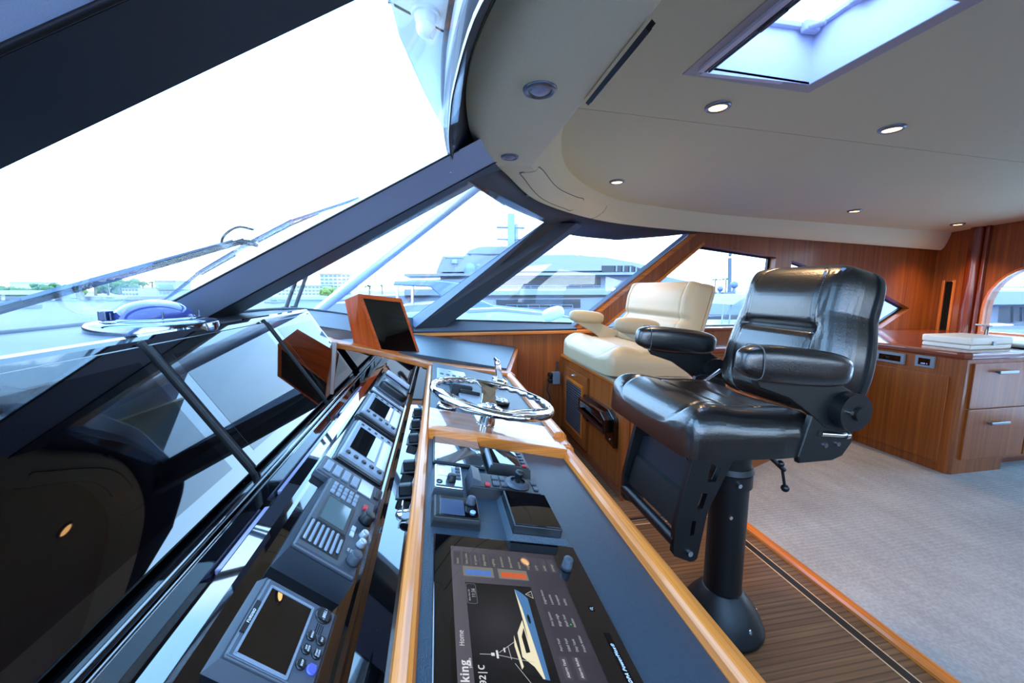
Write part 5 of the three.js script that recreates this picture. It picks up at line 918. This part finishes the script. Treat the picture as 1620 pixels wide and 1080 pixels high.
// far shore across the water
const shoreAt = (px, py, d) => atD(px, py, d);
{
  const a = shoreAt(-500, 474, 262), b = shoreAt(720, 474, 262);
  const q = (p, y) => [p[0], y, p[2]], back = (p) => [p[0] * 1.5, p[1], p[2] * 1.5];
  struct('land', P8([q(a, SEA - 1), q(b, SEA - 1), q(b, SEA + 2.2), q(a, SEA + 2.2)], [q(back(a), SEA - 1), q(back(b), SEA - 1), q(back(b), SEA + 2.2), q(back(a), SEA + 2.2)]), std(0xa8a59c, 0.9));
}
const leafMats = [std(0x6d8a35, 0.9, 0, { transmission: 0.3, thickness: 0 }), std(0x4f7a34, 0.9, 0, { transmission: 0.3, thickness: 0 }), std(0x8fa04a, 0.9, 0, { transmission: 0.3, thickness: 0 })], bark = std(0x8b7a66, 0.9);
function shoreTree(px, top, d, wpx, kind, label) {
  const base = shoreAt(px, 470, d), hh = shoreAt(px, top, d)[1] - (SEA + 2.2), w = wpx * d / 630;
  const t = thing(kind ? 'palm_tree' : 'shore_tree', label, 'tree', [base[0], SEA + 2.2, base[2]], 'trees along the far shore');
  loc(t, 'trunk', cyl(w * 0.06, w * 0.035, hh * 0.8, 0, hh * 0.4, 0, 8), bark);
  const g = [];
  if (kind) { for (let i = 0; i < 16; i++) { const a = i / 16 * 6.283 + rnd(), e = 0.2 + rnd() * 0.9, L = w * 0.55, c = Math.cos(a), s = Math.sin(a); const pt = (k) => [c * L * k, hh * 0.8 + e * L * k * 0.7 - 0.75 * L * k * k, s * L * k]; for (let k = 0; k < 4; k++) { const p = pt(k / 4), q = pt((k + 1) / 4), f = w * 0.05 * (1 - k / 5); g.push(P8([[p[0] - s * f, p[1], p[2] + c * f], [p[0] + s * f, p[1], p[2] - c * f], [p[0] + s * f, p[1] + 0.05, p[2] - c * f], [p[0] - s * f, p[1] + 0.05, p[2] + c * f]], [[q[0] - s * f, q[1], q[2] + c * f], [q[0] + s * f, q[1], q[2] - c * f], [q[0] + s * f, q[1] + 0.05, q[2] - c * f], [q[0] - s * f, q[1] + 0.05, q[2] + c * f]])); } } }
  else for (let i = 0; i < 46; i++) { const a = rnd() * 6.283, r = Math.sqrt(rnd()) * w * 0.45, y = hh * (0.22 + 0.70 * rnd()), k = w * (0.09 + 0.08 * rnd()); const s = new THREE.IcosahedronGeometry(k, 1); const p = s.attributes.position; for (let q = 0; q < p.count; q++) { const m = 0.75 + 0.5 * hash(Math.round(p.getX(q) * 50), Math.round(p.getY(q) * 50), i); p.setXYZ(q, p.getX(q) * m, p.getY(q) * m * 0.8, p.getZ(q) * m); } s.computeVertexNormals(); g.push(s.translate(Math.cos(a) * r, y, Math.sin(a) * r)); }
  loc(t, kind ? 'frond' : 'crown', g, leafMats[Math.floor(rnd() * 3)]);
}
[[20, 456, 268, 40, 0, 'low tree on the far shore at the left edge of the windshield'], [75, 449, 272, 32, 0, 'tree on the far shore just above the left end of the wiper blade'], [105, 450, 290, 26, 0, 'small round tree on the far shore right of the seawall ramp'], [130, 449, 268, 26, 1, 'palm on the far shore at the left of the palm grove'], [152, 447, 286, 34, 1, 'palm on the far shore in the middle of the palm grove'], [172, 444, 304, 30, 0, 'bushy tree on the far shore within the palm grove'], [190, 446, 322, 28, 1, 'palm on the far shore just left of the long white building'], [206, 442, 342, 38, 0, 'broad green tree on the far shore behind the long white building'], [228, 444, 362, 24, 1, 'single tall palm between the white building and the glass fronted block'], [243, 443, 382, 22, 1, 'tall palm right beside the glass fronted block'], [118, 456, 312, 30, 0, 'wide low tree on the far shore between round tree and palm grove'], [520, 455, 268, 26, 0, 'green tree on the far shore beside the apartment block'], [585, 450, 270, 30, 1, 'palm seen between the stainless tube and the grey boat'], [605, 448, 288, 24, 1, 'palm just left of the grey boat roof'], [542, 457, 286, 20, 0, 'low green bush at the foot of the apartment block']].forEach((a) => shoreTree(...a));
function shoreBuilding(x0, x1, y0, y1, d, label, rows, cols, mats, o = {}) {
  const a = shoreAt(x0, 470, d), b = shoreAt(x1, 470, d), top = shoreAt((x0 + x1) / 2, y0, d)[1], bot = o.lift ?? (SEA + 2.2), dp = o.depth || 14;
  const ux = b[0] - a[0], uz = b[2] - a[2], L = Math.hypot(ux, uz), n = [-uz / L, ux / L].map((v) => -v), far = n[0] * a[0] + n[1] * a[2] > 0 ? 1 : -1;
  const N = [n[0] * far, n[1] * far], P = (s, y, e) => [a[0] + ux * s + N[0] * e, y, a[2] + uz * s + N[1] * e];
  const t = thing(o.name || 'shore_building', label, 'building', [(a[0] + b[0]) / 2, bot, (a[2] + b[2]) / 2]);
  const solid = (s0, s1, ya, yb, e0, e1) => P8([P(s0, ya, e0), P(s1, ya, e0), P(s1, yb, e0), P(s0, yb, e0)], [P(s0, ya, e1), P(s1, ya, e1), P(s1, yb, e1), P(s0, yb, e1)]);
  part(t, 'wall', solid(0, 1, bot, top, 0, dp), mats[0]);
  part(t, 'roof', solid(-0.01, 1.01, top, top + 0.5, -0.6, dp + 0.4), mats[2] || M.outPale);
  for (let r = 0; r < rows; r++) for (let c = 0; c < cols; c++) part(t, 'window', solid((c + 0.15) / cols, (c + 0.85) / cols, bot + (top - bot) * (r + 0.3) / rows, bot + (top - bot) * (r + 0.78) / rows, -0.15, 0.05), mats[1]);
}
const wallW = std(0xb9b8b6, 0.8), glassB = std(0x8fa6ba, 0.3), winD = std(0x6a7684, 0.4);  // shore white also dimmed in colour against the bright outside
shoreBuilding(194, 220, 456, 470, 266, 'long low white building on the far shore with a row of dark windows', 2, 5, [wallW, winD]);
shoreBuilding(220, 250, 457, 470, 284, 'white building with dark ground floor openings beside the glass fronted block', 2, 5, [wallW, winD]);
shoreBuilding(247, 281, 445, 470, 302, 'tall pale block with a wide bluish glass front on the far shore', 1, 1, [wallW, glassB]);
shoreBuilding(252, 300, 459, 471, 264, 'low white waterside building in front of the glass fronted block', 1, 8, [wallW, glassB], { depth: 10 });
shoreBuilding(18, 62, 447, 466, 300, 'distant white building on the far shore at the left edge', 3, 8, [wallW, std(0xb5a79c, 0.6)]);
shoreBuilding(508, 556, 434, 470, 300, 'white apartment block with rows of dark windows beside the stainless tube', 6, 7, [wallW, winD]);
shoreBuilding(440, 512, 452, 471, 285, 'wide low white building on the far shore behind the upright wiper arms', 3, 12, [wallW, winD]);
{ // road bridge
  const t = thing('road_bridge', 'low pale concrete road bridge on the far shore at the left', 'bridge', shoreAt(50, 474, 250));
  const deck = (x0, x1, y0, y1, d0, d1) => P8([shoreAt(x0, y0, d0), shoreAt(x1, y0, d0), shoreAt(x1, y1, d0), shoreAt(x0, y1, d0)], [shoreAt(x0, y0, d1), shoreAt(x1, y0, d1), shoreAt(x1, y1, d1), shoreAt(x0, y1, d1)]);
  part(t, 'deck', deck(-120, 92, 466, 459, 245, 256), std(0xb0aeaa, 0.8));
  for (const x of [-60, 5, 84]) part(t, 'pier', deck(x - 3, x + 3, 477, 465, 247, 254), std(0xc8b9a0, 0.8));
  part(t, 'seawall', deck(92, 134, 475, 463, 250, 258), std(0x8d8a84, 0.8));
}
function smallBoat(px, py, d, L, label, o = {}) {
  const b = atD(px, py, d), t = thing('motor_boat', label, 'boat', [b[0], SEA, b[2]]); t.rotation.y = o.turn ?? R(5); t.updateMatrixWorld(true);
  loc(t, 'hull', prismY([[-L / 2, -L * 0.11], [L * 0.2, -L * 0.12], [L * 0.42, -L * 0.06], [L / 2, 0], [L * 0.42, L * 0.06], [L * 0.2, L * 0.12], [-L / 2, L * 0.11]], -0.2, L * 0.10, { bevel: 0.05 }), M.outDimWhite);
  loc(t, 'cabin', [box(L * 0.34, L * 0.10, L * 0.15, -L * 0.03, L * 0.14, 0, L * 0.02)], M.outPale);
  loc(t, 'windscreen', box(L * 0.26, L * 0.035, L * 0.155, -L * 0.01, L * 0.15, 0, L * 0.01), M.outGlass);
  if (o.top) loc(t, 'hardtop', [box(L * 0.3, L * 0.02, L * 0.16, -L * 0.05, L * 0.27, 0, L * 0.008), rod([-L * 0.15, L * 0.1, -L * 0.06], [-L * 0.15, L * 0.27, -L * 0.06], L * 0.008), rod([L * 0.06, L * 0.1, -L * 0.06], [L * 0.06, L * 0.27, -L * 0.06], L * 0.008), rod([-L * 0.15, L * 0.1, L * 0.06], [-L * 0.15, L * 0.27, L * 0.06], L * 0.008), rod([L * 0.06, L * 0.1, L * 0.06], [L * 0.06, L * 0.27, L * 0.06], L * 0.008)], M.outPale);
  if (o.mast) loc(t, 'mast', rod([0, L * 0.15, 0], [0, L * 0.15 + o.mast, 0], 0.10), M.silver);
}
smallBoat(40, 489, 150, 13, 'white motor boat on the water at the left, below the wiper blade', { turn: R(-10) });
smallBoat(435, 480, 200, 9, 'small white motor boat with hardtop between mullion and upright wiper arms', { top: 1 });
smallBoat(120, 475, 232, 11, 'white boat moored at the far seawall below the palm grove', { mast: 9 });
smallBoat(175, 475, 238, 12, 'white sailing boat moored at the far shore left of the long white building', { mast: 14 });

// large white yacht moored alongside, on its own plane 40 m off
{
  const z = -40, o = onZ(z), S = (pts) => pts.map(o), t = thing('motor_yacht', 'huge white multi-deck motor yacht filling the view past the far mullion', 'yacht', [o([860, 470])[0], SEA, z - 4]);
  const deck = (name, pts, d0, d1, m) => part(t, name, prismZ(S(pts), z - d1, z - d0), m);
  deck('hull', [[520, 545], [1240, 545], [1240, 478], [960, 470], [520, 480]], 0, 9, M.outDimWhite);
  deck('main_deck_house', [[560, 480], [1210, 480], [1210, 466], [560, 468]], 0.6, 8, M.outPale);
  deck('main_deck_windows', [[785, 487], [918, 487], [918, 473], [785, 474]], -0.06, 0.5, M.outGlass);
  deck('deck_dark_gap', [[640, 471], [962, 470], [962, 466.5], [640, 467.5]], 0.3, 2, M.outDark);  // dark strip between the two decks
  deck('upper_bulwark', [[640, 467], [965, 466], [965, 456], [640, 457]], -0.5, 8, M.outDimWhite);
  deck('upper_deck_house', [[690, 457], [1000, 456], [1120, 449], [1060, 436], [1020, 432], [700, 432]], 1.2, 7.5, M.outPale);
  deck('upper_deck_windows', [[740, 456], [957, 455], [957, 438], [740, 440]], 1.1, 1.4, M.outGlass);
  deck('bridge_deck_slab', [[640, 437], [1015, 434.5], [1015, 430.5], [640, 433]], -0.4, 8, M.outDimWhite);
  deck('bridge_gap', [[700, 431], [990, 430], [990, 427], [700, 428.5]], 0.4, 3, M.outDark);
  deck('bridge_house', [[690, 430], [952, 428], [1000, 430], [1060, 430], [1010, 416], [960, 407], [905, 403], [700, 405]], 0.0, 7, M.outDimWhite);
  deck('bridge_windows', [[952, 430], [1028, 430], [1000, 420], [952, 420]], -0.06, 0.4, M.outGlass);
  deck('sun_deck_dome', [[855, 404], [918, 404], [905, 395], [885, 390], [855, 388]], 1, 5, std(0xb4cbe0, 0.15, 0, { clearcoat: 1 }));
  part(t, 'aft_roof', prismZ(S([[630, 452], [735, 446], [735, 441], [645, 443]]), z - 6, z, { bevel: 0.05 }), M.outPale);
  const rail = (x0, x1, y, h, n, d) => { const g = []; for (let i = 0; i <= n; i++) { const x = x0 + (x1 - x0) * i / n, p = o([x, y]), q = o([x, y - h]); g.push(rod([p[0], p[1], z + d], [q[0], q[1], z + d], 0.03, 0.03, 6)); } for (const k of [1, 0.5]) { const p = o([x0, y - h * k]), q = o([x1, y - h * k]); g.push(rod([p[0], p[1], z + d], [q[0], q[1], z + d], 0.03, 0.03, 6)); } return g; };
  part(t, 'deck_rail', rail(720, 957, 457, 5, 12, 0.4), M.outPale); part(t, 'deck_rail', rail(800, 905, 491, 9, 6, 0.2), M.outPale); part(t, 'roof_rail', rail(922, 972, 405, 5, 4, -1), M.outPale);
  for (const [x, y] of [[974, 425], [985, 425], [996, 426], [1005, 427]]) { const p = o([x, y]); part(t, 'bridge_post', rod([p[0], p[1] - 0.3, z - 0.05 + 0.2], [p[0], p[1] + 0.3, z + 0.15], 0.09, 0.09, 6), M.outPale); }
  // hardtop, mast, domes and radar
  const hp = S([[738, 401], [742, 395], [760, 389], [795, 388], [850, 391], [850, 400], [780, 402]]);
  part(t, 'hardtop', prismZ(hp, z - 5, z - 0.5, { bevel: 0.1 }), M.outDimWhite);
  for (const x of [744, 784]) { const p = o([x, 400]), q = o([x, 432]); part(t, 'hardtop_post', rod([p[0], p[1], z - 1], [q[0], q[1], z - 1], 0.12), M.outPale); }
  { const a = o([815, 390]), b = o([815, 331]); part(t, 'mast', [box(0.75, b[1] - a[1], 0.8, a[0], (a[1] + b[1]) / 2, z - 2.5, 0.1), box(0.35, (b[1] - a[1]) * 0.6, 0.5, a[0] + 0.6, a[1] + (b[1] - a[1]) * 0.42, z - 2.5, 0.08)], std(0x8394a8, 0.3)); for (const y of [354, 374]) { const p = o([815, y]); part(t, 'mast_spreader', box(3.0, 0.12, 0.7, p[0], p[1], z - 2.5, 0.05), M.outPale); } }
  for (const [x, y, r] of [[744, 427, 0.62], [757, 422, 0.30]]) { const p = o([x, y]); part(t, 'radar_dome', [ball(r, p[0], p[1] + 0.1, z - 0.2), cyl(r * 0.95, r, r * 0.9, p[0], p[1] - r * 0.4, z - 0.2)], std(0x7f93ad, 0.25)); }
  { const p = o([719, 411]); part(t, 'radar_arm', [box(1.8, 0.18, 0.2, p[0], p[1] + 0.25, z, 0.05), cyl(0.35, 0.3, 0.4, p[0], p[1] - 0.15, z), box(0.15, 0.7, 0.15, p[0] + 0.1, p[1] - 0.6, z)], std(0x8c97a3, 0.4)); }
}
// grey sport boat with sloping hardtop, closer by
{
  const z = -17, o = onZ(z), S = (pts) => pts.map(o), t = thing('sport_boat', 'grey sport boat with sloping hardtop just past the far mullion', 'boat', [o([720, 500])[0], SEA, z - 2]);
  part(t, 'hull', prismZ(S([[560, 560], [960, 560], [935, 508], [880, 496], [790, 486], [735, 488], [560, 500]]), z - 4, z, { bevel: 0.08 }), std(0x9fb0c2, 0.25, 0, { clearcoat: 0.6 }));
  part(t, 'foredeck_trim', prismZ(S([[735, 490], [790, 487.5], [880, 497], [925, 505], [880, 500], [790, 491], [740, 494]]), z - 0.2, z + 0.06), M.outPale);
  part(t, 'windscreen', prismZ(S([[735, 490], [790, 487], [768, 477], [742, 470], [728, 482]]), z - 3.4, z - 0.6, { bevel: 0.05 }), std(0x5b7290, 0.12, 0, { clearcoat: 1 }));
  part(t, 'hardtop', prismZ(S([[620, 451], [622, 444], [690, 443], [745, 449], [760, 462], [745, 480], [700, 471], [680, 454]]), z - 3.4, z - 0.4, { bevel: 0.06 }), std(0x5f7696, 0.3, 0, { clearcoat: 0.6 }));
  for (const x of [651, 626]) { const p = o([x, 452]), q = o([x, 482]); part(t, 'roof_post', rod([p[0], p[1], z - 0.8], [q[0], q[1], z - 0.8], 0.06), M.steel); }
  part(t, 'cockpit_side', prismZ(S([[560, 500], [735, 489], [700, 479], [640, 484], [600, 492]]), z - 3.8, z - 0.3), M.outDimWhite);
}
{ // covered outboard leaning over the quay boat
  const z = -12, o = onZ(z), c = o([875, 496]), t = thing('outboard_cover', 'rounded pale blue covered outboard just outside the corner pane', 'engine', [c[0], c[1] - 0.5, z]);
  part(t, 'cover', blob(0.34, 0.20, 0.24, 3).applyMatrix4(new THREE.Matrix4().makeTranslation(c[0], c[1], z).multiply(new THREE.Matrix4().makeRotationZ(R(18)))), std(0x9db2cf, 0.3));
  part(t, 'leg', [rod([c[0], c[1] - 0.1, z], [c[0] - 0.03, c[1] - 0.66, z], 0.12, 0.16), rod([c[0] - 0.25, c[1] - 0.15, z], [c[0] - 0.45, c[1] - 0.6, z], 0.03)], std(0xc4d2e4, 0.3));
  const t2 = thing('tender', 'low white tender hull under the covered outboard', 'boat', [c[0], SEA, z]);
  part(t2, 'hull', prismZ([[c[0] - 3.5, SEA - 0.2], [c[0] + 2.5, SEA - 0.2], [c[0] + 2.8, c[1] - 0.75], [c[0] - 4.2, c[1] - 0.62]], z - 1.2, z + 1.0, { bevel: 0.08 }), M.outDimWhite);
}
// boats seen through the side windows
{
  const z = -22, o = onZ(z), S = (p) => p.map(o), t = thing('cabin_yacht', 'white cabin yacht with dark radar domes seen through the side window', 'yacht', [o([1180, 500])[0], SEA, z - 3]);
  part(t, 'hull', prismZ(S([[1060, 600], [1320, 600], [1320, 508], [1120, 516], [1060, 512]]), z - 5, z, { bevel: 0.08 }), M.outDimWhite);
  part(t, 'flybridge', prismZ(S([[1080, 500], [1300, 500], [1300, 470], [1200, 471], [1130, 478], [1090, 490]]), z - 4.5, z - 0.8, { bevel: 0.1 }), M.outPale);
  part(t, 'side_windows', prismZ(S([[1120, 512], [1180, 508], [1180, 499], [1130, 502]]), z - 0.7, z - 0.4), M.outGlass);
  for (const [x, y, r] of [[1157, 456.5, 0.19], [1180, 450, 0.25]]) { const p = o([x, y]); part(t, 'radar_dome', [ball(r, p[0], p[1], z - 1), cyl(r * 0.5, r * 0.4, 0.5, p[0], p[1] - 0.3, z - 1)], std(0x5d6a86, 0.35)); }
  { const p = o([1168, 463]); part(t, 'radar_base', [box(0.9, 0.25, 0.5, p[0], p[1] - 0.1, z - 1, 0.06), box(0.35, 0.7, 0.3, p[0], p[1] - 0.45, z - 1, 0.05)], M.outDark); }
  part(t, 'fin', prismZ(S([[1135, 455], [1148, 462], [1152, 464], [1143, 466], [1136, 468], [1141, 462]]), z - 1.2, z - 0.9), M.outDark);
}
{
  const z = -14, o = onZ(z), S = (p) => p.map(o), t = thing('fishing_boat', 'white boat with clear enclosed cockpit seen between the two seats', 'boat', [o([1190, 520])[0], SEA, z - 2]);
  part(t, 'hull', prismZ(S([[1090, 640], [1420, 640], [1420, 514], [1120, 514]]), z - 3, z, { bevel: 0.06 }), M.outDimWhite);
  part(t, 'canopy', prismZ(S([[1168, 482], [1420, 470], [1420, 464], [1195, 466]]), z - 2.6, z - 0.3, { bevel: 0.03 }), M.outPale);
  part(t, 'clear_panel', prismZ(S([[1160, 512], [1240, 512], [1240, 481], [1170, 484]]), z - 0.6, z - 0.58), M.glass);
  for (const x of [1162, 1174, 1200, 1395]) { const p = o([x, 483]), q = o([x - 4, 514]); part(t, 'canopy_post', rod([p[0], p[1], z - 0.6], [q[0], q[1], z - 0.6], 0.03), M.outPale); }
  part(t, 'curtain', prismZ(S([[1300, 514], [1420, 514], [1420, 490], [1300, 492]]), z - 0.9, z - 0.7), std(0xc3ccd4, 0.5));
}
{ const z = -30, o = onZ(z), a = o([1155, 402]), b = o([1155, 560]); const t = thing('dock_pile', 'tall dark mooring post with a bird on top seen through the side window', 'post', [a[0], SEA, z]); part(t, 'post', rod([b[0], SEA - 0.4, z], [a[0], a[1] - 0.3, z], 0.17, 0.15), std(0x56606a, 0.8)); part(t, 'bird', [blob(0.16, 0.13, 0.1, 2).translate(a[0], a[1] - 0.05, z), ball(0.07, a[0] + 0.08, a[1] + 0.1, z, 12), rod([a[0] + 0.12, a[1] + 0.1, z], [a[0] + 0.24, a[1] + 0.08, z], 0.02, 0.005)], M.outDark); }
[[1130, 441, 80], [1147, 440, 82], [1183, 440, 78], [1196, 441, 84]].forEach(([px, top, d], i) => { const b = atD(px, 470, d), y = atD(px, top, d)[1]; const t = thing('palm_tree', ['far palm left of the mooring post', 'far palm directly left of the mooring post top', 'far palm right of the mooring post', 'last far palm by the black chair back'][i] + ', seen through the side window', 'tree', [b[0], SEA, b[2]], 'palms beyond the side window'); loc(t, 'trunk', cyl(0.2, 0.12, y - SEA, 0, (y - SEA) / 2, 0, 8), bark); const g = []; for (let k = 0; k < 14; k++) { const a = k / 14 * 6.283; g.push(P8([[0, y - SEA, 0], [0.1, y - SEA, 0.1], [0.1, y - SEA + 0.06, 0.1], [0, y - SEA + 0.06, 0]], [[Math.cos(a) * 1.6, y - SEA - 0.3, Math.sin(a) * 1.6], [Math.cos(a + 0.2) * 1.6, y - SEA - 0.3, Math.sin(a + 0.2) * 1.6], [Math.cos(a + 0.2) * 1.6, y - SEA - 0.24, Math.sin(a + 0.2) * 1.6], [Math.cos(a) * 1.6, y - SEA - 0.24, Math.sin(a) * 1.6]])); } loc(t, 'frond', g, leafMats[1]); });
{ // white yacht astern, seen through the arched window
  const x = 16, X = (px, py) => { const d = dirOf(px, py), k = x / d.x; return [d.z * k, EYE + d.y * k]; }, S = (p) => p.map((q) => X(...q)), t = thing('aft_yacht', 'white yacht with dark windows seen through the arched aft window', 'yacht', [x + 2, SEA, X(1600, 480)[0]]);
  part(t, 'hull', prismX(S([[1500, 640], [1720, 640], [1720, 515], [1540, 515]]), x, x + 5), M.outDimWhite);
  part(t, 'cabin', prismX(S([[1535, 516], [1720, 516], [1720, 480], [1535, 482]]), x + 0.6, x + 4), M.outPale);
  part(t, 'dark_window', prismX(S([[1558, 510], [1578, 510], [1578, 485], [1560, 485]]), x + 0.5, x + 0.8), M.outGlass);
  for (const [a, b] of [[1584, 1592], [1598, 1610]]) part(t, 'window', prismX(S([[a, 508], [b, 508], [b, 486], [a, 486]]), x + 0.5, x + 0.8), M.outGlass);
  part(t, 'deck_edge', prismX(S([[1520, 482], [1720, 480], [1720, 456], [1560, 458]]), x - 0.4, x + 4), M.outDimWhite);
  part(t, 'upper_deck', prismX(S([[1570, 456], [1720, 455], [1720, 452], [1570, 452]]), x - 0.2, x + 3), std(0x6c7880, 0.5));
  part(t, 'upper_house', prismX(S([[1600, 453], [1720, 453], [1720, 425], [1612, 432]]), x + 0.8, x + 3.5), std(0x9aa7ad, 0.5));
}

renderer.render(scene, camera);
